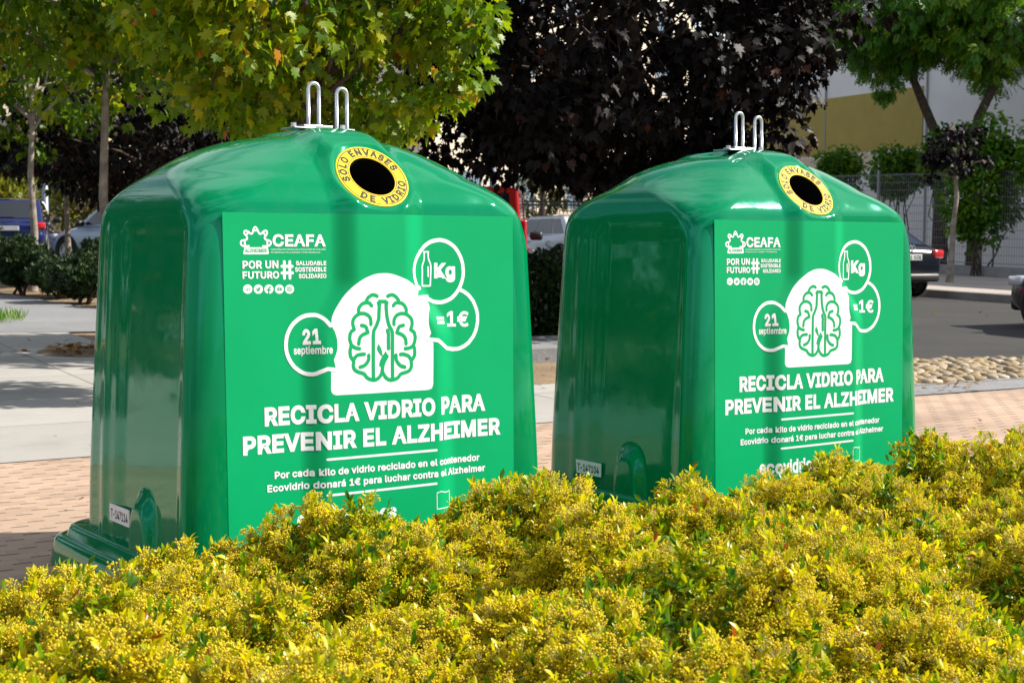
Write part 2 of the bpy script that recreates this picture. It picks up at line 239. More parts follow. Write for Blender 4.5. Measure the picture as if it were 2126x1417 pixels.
# ------------------------------------------------------------------ the glass container
POSTER = json.loads('''{"brain":[[[-0.025,1.104],[-0.029,1.106],[-0.035,1.108],[-0.041,1.109],[-0.046,1.109],[-0.051,1.107],[-0.056,1.104],[-0.061,1.101],[-0.066,1.096],[-0.069,1.091],[-0.071,1.087],[-0.072,1.083],[-0.073,1.08]],[[0.021,1.103],[0.026,1.105],[0.032,1.107],[0.038,1.108],[0.043,1.107],[0.049,1.105],[0.054,1.102],[0.059,1.098],[0.063,1.093],[0.067,1.089],[0.069,1.084],[0.069,1.08],[0.07,1.077]],[[-0.049,1.069],[-0.052,1.072],[-0.055,1.076],[-0.059,1.079],[-0.065,1.081],[-0.071,1.081],[-0.077,1.08],[-0.083,1.079],[-0.088,1.077],[-0.092,1.074],[-0.097,1.07],[-0.101,1.065],[-0.104,1.059],[-0.105,1.053],[-0.104,1.046],[-0.104,1.041]],[[0.045,1.067],[0.048,1.07],[0.051,1.074],[0.056,1.077],[0.061,1.078],[0.068,1.078],[0.074,1.077],[0.08,1.076],[0.085,1.074],[0.09,1.07],[0.094,1.066],[0.098,1.06],[0.101,1.054],[0.102,1.048],[0.101,1.041],[0.101,1.036]],[[-0.053,1.0],[-0.053,1.005],[-0.053,1.012],[-0.054,1.018],[-0.056,1.024],[-0.06,1.029],[-0.065,1.034],[-0.071,1.037],[-0.078,1.04],[-0.085,1.041],[-0.093,1.041],[-0.101,1.04],[-0.108,1.037],[-0.115,1.033],[-0.121,1.028],[-0.126,1.022],[-0.129,1.016],[-0.13,1.009],[-0.13,1.002],[-0.128,0.995],[-0.126,0.988],[-0.124,0.983]],[[0.047,0.997],[0.047,1.002],[0.047,1.009],[0.048,1.015],[0.051,1.021],[0.055,1.026],[0.06,1.031],[0.067,1.034],[0.074,1.036],[0.081,1.037],[0.089,1.036],[0.097,1.035],[0.105,1.032],[0.112,1.027],[0.118,1.022],[0.123,1.016],[0.126,1.009],[0.127,1.002],[0.127,0.995],[0.125,0.988],[0.122,0.98],[0.12,0.975]],[[-0.124,0.983],[-0.128,0.98],[-0.135,0.977],[-0.139,0.972],[-0.142,0.966],[-0.143,0.958],[-0.144,0.95],[-0.143,0.943],[-0.14,0.935],[-0.138,0.928],[-0.134,0.923],[-0.13,0.92],[-0.125,0.917],[-0.118,0.914],[-0.109,0.912],[-0.103,0.911]],[[0.12,0.975],[0.124,0.972],[0.131,0.968],[0.136,0.963],[0.138,0.956],[0.14,0.948],[0.14,0.941],[0.138,0.933],[0.136,0.925],[0.132,0.918],[0.129,0.913],[0.124,0.91],[0.119,0.907],[0.111,0.905],[0.102,0.904],[0.095,0.904]],[[-0.093,0.997],[-0.088,0.996],[-0.082,0.995],[-0.076,0.992],[-0.072,0.987],[-0.07,0.98],[-0.068,0.974],[-0.067,0.972],[-0.066,0.97],[-0.066,0.97]],[[0.088,0.992],[0.083,0.991],[0.076,0.99],[0.07,0.988],[0.066,0.982],[0.063,0.976],[0.061,0.97],[0.06,0.968],[0.06,0.966],[0.059,0.966]],[[-0.066,0.97],[-0.072,0.968],[-0.081,0.965],[-0.089,0.962],[-0.095,0.958],[-0.099,0.954],[-0.102,0.949],[-0.104,0.942],[-0.105,0.934],[-0.106,0.929]],[[0.059,0.966],[0.066,0.963],[0.075,0.96],[0.083,0.956],[0.088,0.952],[0.093,0.947],[0.096,0.942],[0.098,0.935],[0.099,0.927],[0.099,0.922]],[[-0.138,0.924],[-0.139,0.919],[-0.141,0.913],[-0.143,0.906],[-0.143,0.899],[-0.142,0.891],[-0.141,0.884],[-0.137,0.878],[-0.132,0.872],[-0.129,0.866],[-0.128,0.86],[-0.13,0.855],[-0.13,0.849],[-0.129,0.842],[-0.126,0.836],[-0.121,0.831],[-0.114,0.827],[-0.104,0.823],[-0.096,0.821],[-0.091,0.819],[-0.088,0.818],[-0.084,0.816],[-0.08,0.811],[-0.076,0.806],[-0.071,0.801],[-0.064,0.797],[-0.055,0.794],[-0.046,0.792],[-0.039,0.792],[-0.032,0.794],[-0.025,0.797],[-0.019,0.802],[-0.013,0.809],[-0.009,0.816],[-0.007,0.823],[-0.006,0.83],[-0.006,0.834]],[[0.132,0.914],[0.134,0.909],[0.136,0.902],[0.137,0.895],[0.137,0.888],[0.137,0.88],[0.134,0.873],[0.13,0.867],[0.125,0.861],[0.121,0.855],[0.121,0.849],[0.122,0.843],[0.122,0.837],[0.12,0.831],[0.117,0.825],[0.112,0.82],[0.104,0.816],[0.094,0.814],[0.086,0.812],[0.081,0.811],[0.077,0.81],[0.073,0.808],[0.069,0.804],[0.065,0.799],[0.059,0.794],[0.051,0.791],[0.042,0.789],[0.033,0.788],[0.026,0.789],[0.019,0.791],[0.013,0.795],[0.006,0.801],[0.001,0.809],[-0.004,0.816],[-0.005,0.823],[-0.006,0.83],[-0.006,0.834]],[[-0.128,0.871],[-0.125,0.875],[-0.121,0.881],[-0.116,0.885],[-0.109,0.888],[-0.102,0.889],[-0.095,0.89],[-0.09,0.89],[-0.086,0.89],[-0.083,0.89]],[[0.121,0.86],[0.118,0.864],[0.113,0.871],[0.108,0.876],[0.101,0.879],[0.094,0.881],[0.087,0.883],[0.082,0.884],[0.077,0.883],[0.074,0.883]],[[-0.064,0.885],[-0.064,0.881],[-0.064,0.875],[-0.065,0.868],[-0.069,0.861],[-0.075,0.854],[-0.081,0.849],[-0.088,0.846],[-0.096,0.844],[-0.101,0.843]],[[0.054,0.881],[0.054,0.876],[0.054,0.87],[0.055,0.863],[0.059,0.855],[0.065,0.848],[0.071,0.842],[0.078,0.838],[0.086,0.836],[0.092,0.834]],[[-0.017,1.073],[-0.02,1.079],[-0.016,1.084],[0.012,1.083],[0.018,1.079],[0.015,1.072]],[[-0.015,1.074],[-0.016,1.063],[-0.017,1.048],[-0.018,1.035],[-0.018,1.026],[-0.019,1.019],[-0.021,1.013],[-0.024,1.006],[-0.027,0.999],[-0.03,0.993],[-0.034,0.987],[-0.037,0.982],[-0.04,0.977],[-0.042,0.971],[-0.042,0.965],[-0.043,0.96],[-0.044,0.902],[-0.045,0.849],[-0.045,0.796]],[[0.014,1.073],[0.014,1.062],[0.015,1.047],[0.016,1.034],[0.017,1.025],[0.019,1.018],[0.02,1.012],[0.022,1.004],[0.024,0.998],[0.027,0.991],[0.03,0.985],[0.034,0.98],[0.037,0.974],[0.039,0.968],[0.04,0.962],[0.04,0.957],[0.039,0.899],[0.038,0.846],[0.038,0.792]],[[0.018,0.975],[0.019,0.972],[0.021,0.968],[0.022,0.962],[0.023,0.956],[0.022,0.949],[0.022,0.945],[0.022,0.907]],[[0.015,0.878],[0.01,0.871],[0.004,0.861],[-0.001,0.852],[-0.004,0.842],[-0.006,0.832],[-0.006,0.825]]],"leaves":[[[-0.022,0.926],[-0.019,0.922],[-0.014,0.915],[-0.01,0.908],[-0.007,0.897],[-0.005,0.886],[-0.005,0.879],[-0.008,0.88],[-0.015,0.886],[-0.02,0.893],[-0.024,0.898],[-0.026,0.903],[-0.028,0.908],[-0.027,0.915],[-0.024,0.921]],[[0.009,0.898],[0.012,0.893],[0.016,0.885],[0.018,0.878],[0.017,0.871],[0.014,0.864],[0.009,0.858],[0.002,0.851],[-0.006,0.845],[-0.012,0.841],[-0.016,0.84],[-0.018,0.841],[-0.018,0.844],[-0.019,0.849],[-0.017,0.857],[-0.014,0.866],[-0.007,0.877],[0.002,0.889]]],"arch":[[-0.224,0.766],[-0.222,0.866],[-0.221,0.953],[-0.218,1.005],[-0.218,1.005],[-0.217,1.011],[-0.215,1.021],[-0.212,1.031],[-0.206,1.042],[-0.199,1.054],[-0.19,1.067],[-0.179,1.082],[-0.167,1.098],[-0.154,1.113],[-0.141,1.126],[-0.127,1.139],[-0.111,1.151],[-0.093,1.162],[-0.074,1.172],[-0.055,1.179],[-0.037,1.185],[-0.018,1.188],[0.0,1.189],[0.018,1.189],[0.035,1.187],[0.053,1.183],[0.072,1.177],[0.091,1.17],[0.11,1.162],[0.128,1.152],[0.147,1.14],[0.167,1.127],[0.184,1.113],[0.198,1.098],[0.208,1.083],[0.214,1.067],[0.216,1.051],[0.217,1.033],[0.217,1.013],[0.219,0.991],[0.22,0.97],[0.22,0.949],[0.221,0.929],[0.221,0.915],[0.22,0.847],[0.218,0.762],[0.218,0.762],[0.216,0.758],[0.214,0.752],[0.211,0.747],[0.205,0.745],[0.197,0.743],[0.192,0.742],[0.062,0.743],[-0.062,0.743],[-0.2,0.744],[-0.2,0.744],[-0.205,0.745],[-0.212,0.747],[-0.217,0.75],[-0.221,0.755],[-0.223,0.761]],"bfill":[[[-0.195,0.929],[-0.196,0.912],[-0.201,0.896],[-0.208,0.88],[-0.217,0.866],[-0.228,0.854],[-0.241,0.843],[-0.256,0.835],[-0.27,0.829],[-0.283,0.825],[-0.296,0.824],[-0.309,0.825],[-0.322,0.829],[-0.336,0.836],[-0.35,0.846],[-0.363,0.857],[-0.374,0.871],[-0.382,0.885],[-0.388,0.901],[-0.392,0.918],[-0.393,0.935],[-0.391,0.952],[-0.387,0.968],[-0.38,0.983],[-0.371,0.997],[-0.36,1.01],[-0.347,1.02],[-0.333,1.029],[-0.317,1.035],[-0.301,1.038],[-0.284,1.039],[-0.268,1.038],[-0.255,1.034],[-0.244,1.027],[-0.234,1.018],[-0.225,1.007],[-0.215,0.994],[-0.206,0.979],[-0.2,0.963],[-0.196,0.946]],[[-0.243,0.854],[-0.202,0.837],[-0.211,0.876]],[[0.449,1.005],[0.447,0.987],[0.442,0.969],[0.435,0.952],[0.426,0.936],[0.414,0.922],[0.4,0.91],[0.384,0.901],[0.368,0.895],[0.35,0.891],[0.332,0.89],[0.31,0.893],[0.284,0.899],[0.261,0.908],[0.245,0.918],[0.232,0.93],[0.221,0.945],[0.212,0.96],[0.206,0.977],[0.202,0.995],[0.201,1.013],[0.203,1.032],[0.213,1.049],[0.23,1.064],[0.244,1.079],[0.256,1.093],[0.269,1.105],[0.284,1.114],[0.3,1.121],[0.318,1.125],[0.335,1.126],[0.353,1.125],[0.37,1.12],[0.387,1.113],[0.402,1.103],[0.416,1.09],[0.427,1.076],[0.437,1.06],[0.443,1.042],[0.447,1.024]],[[0.22,0.974],[0.199,0.936],[0.246,0.93]],[[0.384,1.193],[0.382,1.174],[0.378,1.155],[0.371,1.138],[0.361,1.122],[0.349,1.107],[0.335,1.095],[0.32,1.086],[0.303,1.079],[0.285,1.075],[0.268,1.074],[0.25,1.075],[0.232,1.08],[0.213,1.088],[0.194,1.098],[0.179,1.111],[0.166,1.125],[0.156,1.141],[0.149,1.159],[0.143,1.177],[0.142,1.195],[0.144,1.214],[0.151,1.232],[0.161,1.249],[0.175,1.264],[0.19,1.279],[0.205,1.291],[0.22,1.3],[0.236,1.308],[0.253,1.312],[0.271,1.314],[0.289,1.312],[0.306,1.308],[0.323,1.301],[0.338,1.291],[0.351,1.279],[0.363,1.264],[0.372,1.248],[0.379,1.23],[0.383,1.212]],[[0.174,1.14],[0.154,1.093],[0.226,1.098]]],"bstroke":[[[-0.222,1.0],[-0.229,1.01],[-0.235,1.018],[-0.242,1.025],[-0.249,1.03],[-0.258,1.035],[-0.267,1.038],[-0.279,1.039],[-0.291,1.039],[-0.304,1.038],[-0.316,1.035],[-0.327,1.031],[-0.338,1.025],[-0.348,1.018],[-0.358,1.01],[-0.366,1.001],[-0.373,0.991],[-0.379,0.98],[-0.384,0.969],[-0.387,0.957],[-0.389,0.944],[-0.39,0.931],[-0.389,0.919],[-0.387,0.906],[-0.383,0.894],[-0.378,0.882],[-0.372,0.872],[-0.364,0.861],[-0.356,0.852],[-0.346,0.844],[-0.336,0.837],[-0.325,0.831],[-0.315,0.827],[-0.306,0.825],[-0.296,0.824],[-0.287,0.824],[-0.277,0.826],[-0.268,0.83],[-0.237,0.842],[-0.202,0.837]],[[0.37,1.119],[0.381,1.115],[0.391,1.109],[0.401,1.103],[0.41,1.095],[0.418,1.086],[0.426,1.077],[0.432,1.066],[0.437,1.055],[0.442,1.044],[0.445,1.032],[0.447,1.02],[0.447,1.008],[0.447,0.996],[0.445,0.984],[0.442,0.972],[0.438,0.96],[0.433,0.95],[0.427,0.939],[0.419,0.93],[0.411,0.921],[0.403,0.913],[0.393,0.907],[0.383,0.901],[0.372,0.897],[0.361,0.893],[0.349,0.891],[0.338,0.891],[0.325,0.891],[0.31,0.894],[0.293,0.897],[0.243,0.93],[0.2,0.935]],[[0.174,1.13],[0.162,1.136],[0.156,1.148],[0.151,1.162],[0.147,1.175],[0.145,1.19],[0.145,1.204],[0.148,1.217],[0.153,1.231],[0.161,1.244],[0.171,1.256],[0.181,1.268],[0.192,1.278],[0.202,1.288],[0.213,1.296],[0.225,1.303],[0.237,1.308],[0.25,1.311],[0.263,1.313],[0.276,1.314],[0.289,1.312],[0.302,1.309],[0.315,1.304],[0.326,1.298],[0.338,1.29],[0.348,1.281],[0.357,1.27],[0.364,1.259],[0.371,1.246],[0.376,1.233],[0.38,1.219],[0.381,1.205],[0.382,1.19],[0.381,1.176],[0.378,1.162],[0.373,1.148],[0.367,1.135],[0.36,1.123],[0.351,1.112],[0.342,1.102],[0.331,1.093],[0.32,1.086],[0.307,1.081],[0.294,1.077],[0.281,1.074],[0.268,1.074],[0.255,1.075],[0.242,1.077],[0.228,1.082],[0.214,1.088],[0.213,1.096],[0.154,1.093]],[[0.201,1.268],[0.223,1.268]],[[0.203,1.266],[0.203,1.258],[0.203,1.248],[0.202,1.238],[0.199,1.229],[0.196,1.222],[0.193,1.215],[0.192,1.208],[0.193,1.201],[0.193,1.197],[0.192,1.165],[0.191,1.139]],[[0.221,1.266],[0.221,1.26],[0.221,1.251],[0.222,1.242],[0.225,1.235],[0.228,1.228],[0.231,1.222],[0.232,1.216],[0.232,1.213],[0.233,1.21],[0.231,1.173],[0.229,1.139]],[[0.22,1.21],[0.22,1.174]],[[0.195,1.138],[0.227,1.138]]],"text":[["RECICLA VIDRIO PARA",[-0.4789,0.6444],[0.48,0.6415],0.0683,"w",1],["PREVENIR EL ALZHEIMER",[-0.5653,0.5464],[0.5526,0.5423],0.0677,"w",1],["Por cada kilo de vidrio reciclado en el contenedor",[-0.4431,0.4526],[0.449,0.4464],0.0263,"w",1],["Ecovidrio donará 1€ para luchar contra el Alzheimer",[-0.4729,0.4065],[0.476,0.4028],0.0263,"w",1],["21",[-0.3224,0.931],[-0.2599,0.9334],0.0561,"w",1],["septiembre",[-0.359,0.8977],[-0.2151,0.8974],0.0216,"w",1],["Kg",[0.2473,1.1665],[0.3437,1.1654],0.0594,"w",1],["=1€",[0.2466,0.9815],[0.4048,0.9762],0.0595,"w",1],["CEAFA",[-0.4359,1.2874],[-0.2211,1.2876],0.0437,"w",1],["ALZHEIMER",[-0.5439,1.2664],[-0.4586,1.2672],0.0127,"g",1],["CONFEDERACIÓN ESPAÑOLA DE ASOCIACIONES DE FAMILIARES",[-0.443,1.2746],[-0.2213,1.275],0.0049,"w",0],["DE PERSONAS CON ALZHEIMER Y OTRAS DEMENCIAS",[-0.4432,1.2641],[-0.2454,1.264],0.0049,"w",0],["POR UN",[-0.5546,1.2087],[-0.4145,1.2098],0.0282,"w",1],["FUTURO",[-0.5553,1.1736],[-0.4124,1.1732],0.0259,"w",1],["SALUDABLE",[-0.345,1.2197],[-0.2206,1.2193],0.0156,"w",1],["SOSTENIBLE",[-0.3484,1.1963],[-0.221,1.1961],0.0163,"w",1],["SOLIDARIO",[-0.3341,1.1728],[-0.2207,1.1728],0.0159,"w",1],["in",[-0.5439,1.1303],[-0.5278,1.1301],0.0125,"g",0]],"ecov":[[-0.3547,0.2819],[-0.1617,0.2633],[-0.1618,0.3166],[0.0484,0.2554]],"lines":[[[-0.243,0.51],[-0.011,0.509],[0.23,0.508]],[[-0.245,0.378],[-0.013,0.378],[0.228,0.379]]],"hash":[[[-0.3904,1.2335],[-0.391,1.1738]],[[-0.3686,1.2334],[-0.369,1.174]],[[-0.4006,1.2167],[-0.359,1.2164]],[[-0.4006,1.1926],[-0.3582,1.1927]]],"emb":[[[-0.5285,1.2893],[-0.5374,1.2887],[-0.5475,1.2887],[-0.5535,1.2905],[-0.5574,1.2934],[-0.5595,1.2973],[-0.5599,1.3015],[-0.5587,1.3052],[-0.5556,1.3082],[-0.5496,1.3095],[-0.5431,1.3103],[-0.538,1.3116],[-0.5347,1.3138],[-0.5346,1.3181],[-0.5361,1.3226],[-0.5381,1.3255],[-0.5405,1.3281],[-0.5435,1.3309],[-0.5457,1.3342],[-0.5459,1.3386],[-0.5442,1.3423],[-0.5402,1.3431],[-0.5353,1.3424],[-0.5312,1.3407],[-0.5276,1.3384],[-0.5254,1.3358],[-0.5232,1.3337],[-0.5192,1.3325],[-0.5154,1.3329],[-0.513,1.3366],[-0.5114,1.3415],[-0.5102,1.3463],[-0.5087,1.3508],[-0.5059,1.3548],[-0.5026,1.3569],[-0.4991,1.3549],[-0.4959,1.3509],[-0.4936,1.3464],[-0.4916,1.3417],[-0.4901,1.3374],[-0.4884,1.3341],[-0.4853,1.3323],[-0.4816,1.3321],[-0.478,1.3346],[-0.4743,1.3381],[-0.4706,1.3411],[-0.4667,1.3433],[-0.462,1.3439],[-0.4581,1.3429],[-0.4566,1.3393],[-0.4567,1.3347],[-0.4586,1.3307],[-0.4614,1.3271],[-0.4642,1.3241],[-0.4665,1.3213],[-0.4669,1.3179],[-0.4657,1.3147],[-0.4621,1.3125],[-0.4571,1.3106],[-0.4512,1.3092],[-0.4458,1.3074],[-0.4428,1.3044],[-0.4418,1.3008],[-0.4433,1.2967],[-0.4465,1.2929],[-0.4513,1.2904],[-0.4575,1.2888],[-0.4664,1.2885],[-0.4739,1.2888]],[[-0.5102,1.3442],[-0.4931,1.3443]],[[-0.5389,1.3281],[-0.5276,1.339]],[[-0.4632,1.3275],[-0.4743,1.3385]],[[-0.5453,1.3087],[-0.5434,1.2924]],[[-0.4567,1.31],[-0.4563,1.2925]]],"box":[[-0.5436,1.2846],[-0.4565,1.2851],[-0.4538,1.2822],[-0.4512,1.2637],[-0.4531,1.2606],[-0.548,1.2601],[-0.5507,1.2628],[-0.5463,1.2822]],"icons":[[-0.5359,1.137],[-0.4944,1.1363],[-0.4531,1.1357],[-0.4117,1.1351],[-0.3709,1.1344]],"icr":[0.0179,0.0163],"bird":[[-0.5026,1.1406],[-0.4955,1.1363],[-0.4938,1.1421],[-0.4893,1.1424],[-0.4848,1.1407],[-0.4876,1.1362],[-0.4911,1.1301],[-0.4979,1.1286],[-0.503,1.1313],[-0.4989,1.1327],[-0.5023,1.1354]],"fb":[[[-0.4539,1.1202],[-0.4535,1.1378],[-0.4516,1.1415],[-0.4466,1.1424]],[[-0.4593,1.1333],[-0.4475,1.1331]]],"yt":[[[-0.4192,1.1404],[-0.4031,1.1405],[-0.4022,1.1297],[-0.4206,1.1294]],[[-0.414,1.1376],[-0.4141,1.1322],[-0.4083,1.135]]],"ig":[[[-0.3789,1.1418],[-0.3626,1.142],[-0.3624,1.1276],[-0.3789,1.1275],[-0.3789,1.1418]],[[-0.3662,1.1346],[-0.3672,1.1321],[-0.3695,1.1307],[-0.3724,1.1307],[-0.3747,1.1322],[-0.3755,1.1347],[-0.3746,1.1371],[-0.3722,1.1386],[-0.3694,1.1386],[-0.3671,1.137],[-0.3662,1.1346]]],"flag":[[[0.23,0.2972],[0.2298,0.3423],[0.2755,0.3414],[0.3337,0.3415],[0.3339,0.2849]]]}''')
PROF = np.array([  # z, half width, half depth, corner radius
    (.10, .782, .565, .13), (.35, .7775, .560, .13), (.80, .760, .5510, .14), (1.25, .739, .5419, .15), (1.35, .734, .5399, .155), (1.41, .727, .5387, .17),
    (1.445, .718, .533, .19), (1.485, .702, .513, .235), (1.525, .678, .484, .31), (1.565, .637, .445, .37), (1.61, .570, .397, .37),
    (1.66, .458, .330, .32), (1.697, .330, .262, .25), (1.716, .19, .18, .15), (1.722, .07, .07, .05)])
def ss(a, b, x):
    t = np.clip((x - a) / (b - a), 0, 1); return t * t * (3 - 2 * t)
def bulge(X, Z):
    o = .335 - .135 * ss(.93, 1.17, Z)
    return .031 * (1 - ss(o - .105, o + .005, np.abs(X)))
def front_y(X, Z):
    return -(.56 - (Z - .35) * .0202) - bulge(X, Z)
def pchip(s, k):
    """monotone cubic through the rows of k (k, m) at parameter s"""
    n = len(k); d = np.diff(k, axis=0); m = np.zeros_like(k)
    m[0] = d[0]; m[-1] = d[-1]
    for i in range(1, n - 1):
        p = d[i - 1] * d[i]; m[i] = np.where(p > 0, 2 * p / np.where(np.abs(d[i - 1] + d[i]) < 1e-9, 1, d[i - 1] + d[i]), 0)
    i = np.clip(s.astype(int), 0, n - 2); t = (s - i)[:, None]
    return (2 * t**3 - 3 * t**2 + 1) * k[i] + (t**3 - 2 * t**2 + t) * m[i] + (-2 * t**3 + 3 * t**2) * k[i + 1] + (t**3 - t**2) * m[i + 1]
RING_C = np.array([.022, -.4530, 1.5435]); RING_N = np.array([0, -.771, .637]); RING_O = .012
def body_mesh():
    NF, NS, NC = 170, 110, 14
    kt = PROF.copy()
    # arc length spacing of rows
    seg = np.hypot(np.hypot(np.diff(kt[:, 0]), np.diff(kt[:, 1])), .3 * np.diff(kt[:, 2]))
    s = np.concatenate([np.linspace(i, i + 1, max(3, int(l / .008)), endpoint=False) for i, l in enumerate(seg)] + [[len(kt) - 1.0]])
    s[-1] -= 1e-6
    row = pchip(s, kt)
    ds = pchip(np.clip(s + .02, 0, len(kt) - 1.0001), kt) - pchip(np.clip(s - .02, 0, None), kt)
    V = []
    for (z, a, b, r), (dz, da, db, _) in zip(row, ds):
        ax, by = a - r, b - r
        kf = .50 + .50 * ss(1.25, 1.50, z); rf = r * kf            # front corners: wide along the front, short along the side
        rear = .045
        fx = np.linspace(-1, 1, NF); fy = np.linspace(-1, 1, NS); an = np.linspace(0, math.pi / 2, NC + 2)[1:-1]
        segs = [(np.c_[fx * ax, np.full(NF, -b)], np.tile([0, -1.], (NF, 1)))]
        def corner(cx, cy, a0, ry):
            n = np.c_[np.cos(a0 + an), np.sin(a0 + an)]
            return (np.c_[cx + r * n[:, 0], cy + ry * n[:, 1]], n)
        yf, yr = -(b - rf), max(b - r - rear, .002)
        sy = yf + (yr - yf) * (fy * .5 + .5)
        segs.append(corner(ax, yf, -math.pi / 2, rf))
        segs.append((np.c_[np.full(NS, a), sy], np.tile([1., 0], (NS, 1))))
        segs.append(corner(ax, yr, 0, r))
        segs.append((np.c_[-fx * ax, np.full(NF, yr + r)], np.tile([0, 1.], (NF, 1))))
        segs.append(corner(-ax, yr, math.pi / 2, r))
        segs.append((np.c_[np.full(NS, -a), sy[::-1]], np.tile([-1., 0], (NS, 1))))
        segs.append(corner(-ax, yf, math.pi, rf))
        P = np.concatenate([q[0] for q in segs]); N = np.concatenate([q[1] for q in segs])
        slope_b = math.hypot(dz, db) + 1e-9; slope_a = math.hypot(dz, da) + 1e-9
        nzb, hb = -db / slope_b, dz / slope_b
        fb = np.abs(N[:, 1]) ** 3
        d = bulge(P[:, 0], np.full(len(P), z)) * fb * (1 + .12 * ss(1.42, 1.52, z))
        # recessed panel of the side walls and the arched bump at its foot
        y = P[:, 1]; fa = np.abs(N[:, 0]) ** 3
        yy = np.where(N[:, 0] < 0, y, -y)
        rec = .011 * ss(-.495, -.43, yy) * (1 - ss(.04, .16, yy)) * ss(.0, .12, z) * (1 - ss(1.30, 1.44, z))
        ridge = .007 * np.exp(-((yy - .25) / .035) ** 2) * (1 - ss(1.3, 1.42, z))
        q_ = (np.abs((yy + .155) / (.10 + .12 * max(0, .27 - z))) ** 2.6 + (max(z - .22, 0) / .165) ** 2.6) ** (1 / 2.6)
        bump = .042 * (1 - ss(.55, 1.10, q_))
        da_ = (bump - rec + ridge) * fa
        V.append(np.c_[P[:, 0] + np.sign(N[:, 0]) * da_, P[:, 1] + np.sign(N[:, 1]) * d * hb, np.full(len(P), z) + d * nzb])
    n = len(V[0]); V = np.concatenate(V)
    # flat seat for the filling hole
    rel = V - RING_C; q = rel @ RING_N; rad = np.linalg.norm(rel - q[:, None] * RING_N, axis=1)
    near = (V[:, 1] < 0) & (rad < .24)
    w = (1 - ss(.146, .185, rad)) * near
    V = V + (RING_O - q)[:, None] * RING_N * w[:, None]
    nr = len(row)
    k = np.arange(n); F = []
    for i in range(nr - 1):
        F.append(np.c_[i * n + k, i * n + (k + 1) % n, (i + 1) * n + (k + 1) % n, (i + 1) * n + k])
    F = np.concatenate(F)
    cen = V[F].mean(axis=1) - RING_C; q = cen @ RING_N; rad = np.linalg.norm(cen - q[:, None] * RING_N, axis=1)
    F = F[~((rad < .097) & (np.abs(q) < .05))]
    top = len(V); V = np.concatenate([V, [[0, 0, V[-n:, 2].max()]]])
    T = np.c_[(nr - 1) * n + k, (nr - 1) * n + (k + 1) % n, np.full(n, top)]
    return V, [F, T]

def cut_lattice(bm, x0, x1, z0, z1, sx=.008, sz=.012):
    """cut a flat mesh (x, z in its x, y) finely enough to wrap the wall"""
    g = lambda: bm.verts[:] + bm.edges[:] + bm.faces[:]
    k = math.ceil(x0 / sx) * sx
    while k < x1:
        bmesh.ops.bisect_plane(bm, geom=g(), plane_co=(k, 0, 0), plane_no=(1, 0, 0)); k += sx
    k = math.ceil(z0 / sz) * sz
    while k < z1:
        bmesh.ops.bisect_plane(bm, geom=g(), plane_co=(0, k, 0), plane_no=(0, 1, 0)); k += sz
def wrap(bm, off):
    """flat (x, z, height) to the front wall of a container"""
    for v in bm.verts:
        X, Z, h = v.co.x, v.co.y, v.co.z
        e = 1e-3
        y = float(front_y(X, Z)); gx = (float(front_y(X + e, Z)) - y) / e; gz = (float(front_y(X, Z + e)) - y) / e
        n = Vector((gx, -1, gz)).normalized()
        v.co = Vector((X, y, Z)) + n * (off + h)
    bm.normal_update()
def face_out(bm):
    for f in bm.faces:
        if f.normal.y > 0: f.normal_flip()
def fill_poly(bm, pts):
    vs = [bm.verts.new((p[0], p[1], 0)) for p in pts]
    f = bm.faces.new(vs)
    bmesh.ops.triangulate(bm, faces=[f])
def shape_obj(name, polys, off, m, parent, cutx=True):
    bm = bmesh.new()
    for i, p in enumerate(polys):
        n0 = len(bm.verts); fill_poly(bm, p); bm.verts.ensure_lookup_table()
        for v in bm.verts[n0:]: v.co.z = i * .00005
    xs = [q[0] for p in polys for q in p]; zs = [q[1] for p in polys for q in p]
    if cutx: cut_lattice(bm, min(xs), max(xs), min(zs), max(zs))
    wrap(bm, off); face_out(bm)
    return bm_obj(name, bm, m, parent)
def stroke_bm(bm, pts, w, i=0):
    """ribbon with round ends and a slightly domed section"""
    # resample
    P = [np.array(pts[0], float)]
    for q in pts[1:]:
        q = np.array(q, float); L = np.linalg.norm(q - P[-1]); n = max(1, int(L / .012))
        a = P[-1].copy(); P += [a + (q - a) * (j + 1) / n for j in range(n)]
    t0 = (P[0] - P[1]) / (np.linalg.norm(P[0] - P[1]) + 1e-9); t1 = (P[-1] - P[-2]) / (np.linalg.norm(P[-1] - P[-2]) + 1e-9)
    rows = []
    h0 = i * .00002
    def row(p, n, f): rows.append([bm.verts.new((p[0] + n[0] * w * .5 * s * f, p[1] + n[1] * w * .5 * s * f, h0 + .00015 * (1 - s * s))) for s in (-1, -.5, 0, .5, 1)])
    n0 = np.array([t0[1], -t0[0]])
    for a in (.98, .85, .6, .3): row(P[0] + t0 * w * .5 * a, n0, math.sqrt(1 - a * a))
    for j in range(len(P)):
        d = P[min(j + 1, len(P) - 1)] - P[max(j - 1, 0)]; d = d / (np.linalg.norm(d) + 1e-9)
        row(P[j], np.array([-d[1], d[0]]), 1)
    n1 = np.array([-t1[1], t1[0]])
    for a in (.3, .6, .85, .98): row(P[-1] + t1 * w * .5 * a, n1, math.sqrt(1 - a * a))
    for r0, r1 in zip(rows[:-1], rows[1:]):
        for j in range(4): bm.faces.new((r0[j], r0[j + 1], r1[j + 1], r1[j]))
def stroke_obj(name, strokes, w, off, m, parent):
    bm = bmesh.new()
    for i, s in enumerate(strokes): stroke_bm(bm, s, w, i)
    wrap(bm, off); face_out(bm)
    return bm_obj(name, bm, m, parent, smooth=True)
import os
FONT = None
try:   # the sans serif that ships inside Blender; its built-in default otherwise
    FONT = bpy.data.fonts.load(os.path.join(bpy.utils.system_resource('DATAFILES'), 'fonts', 'Inter.woff2'))
except Exception:
    FONT = None
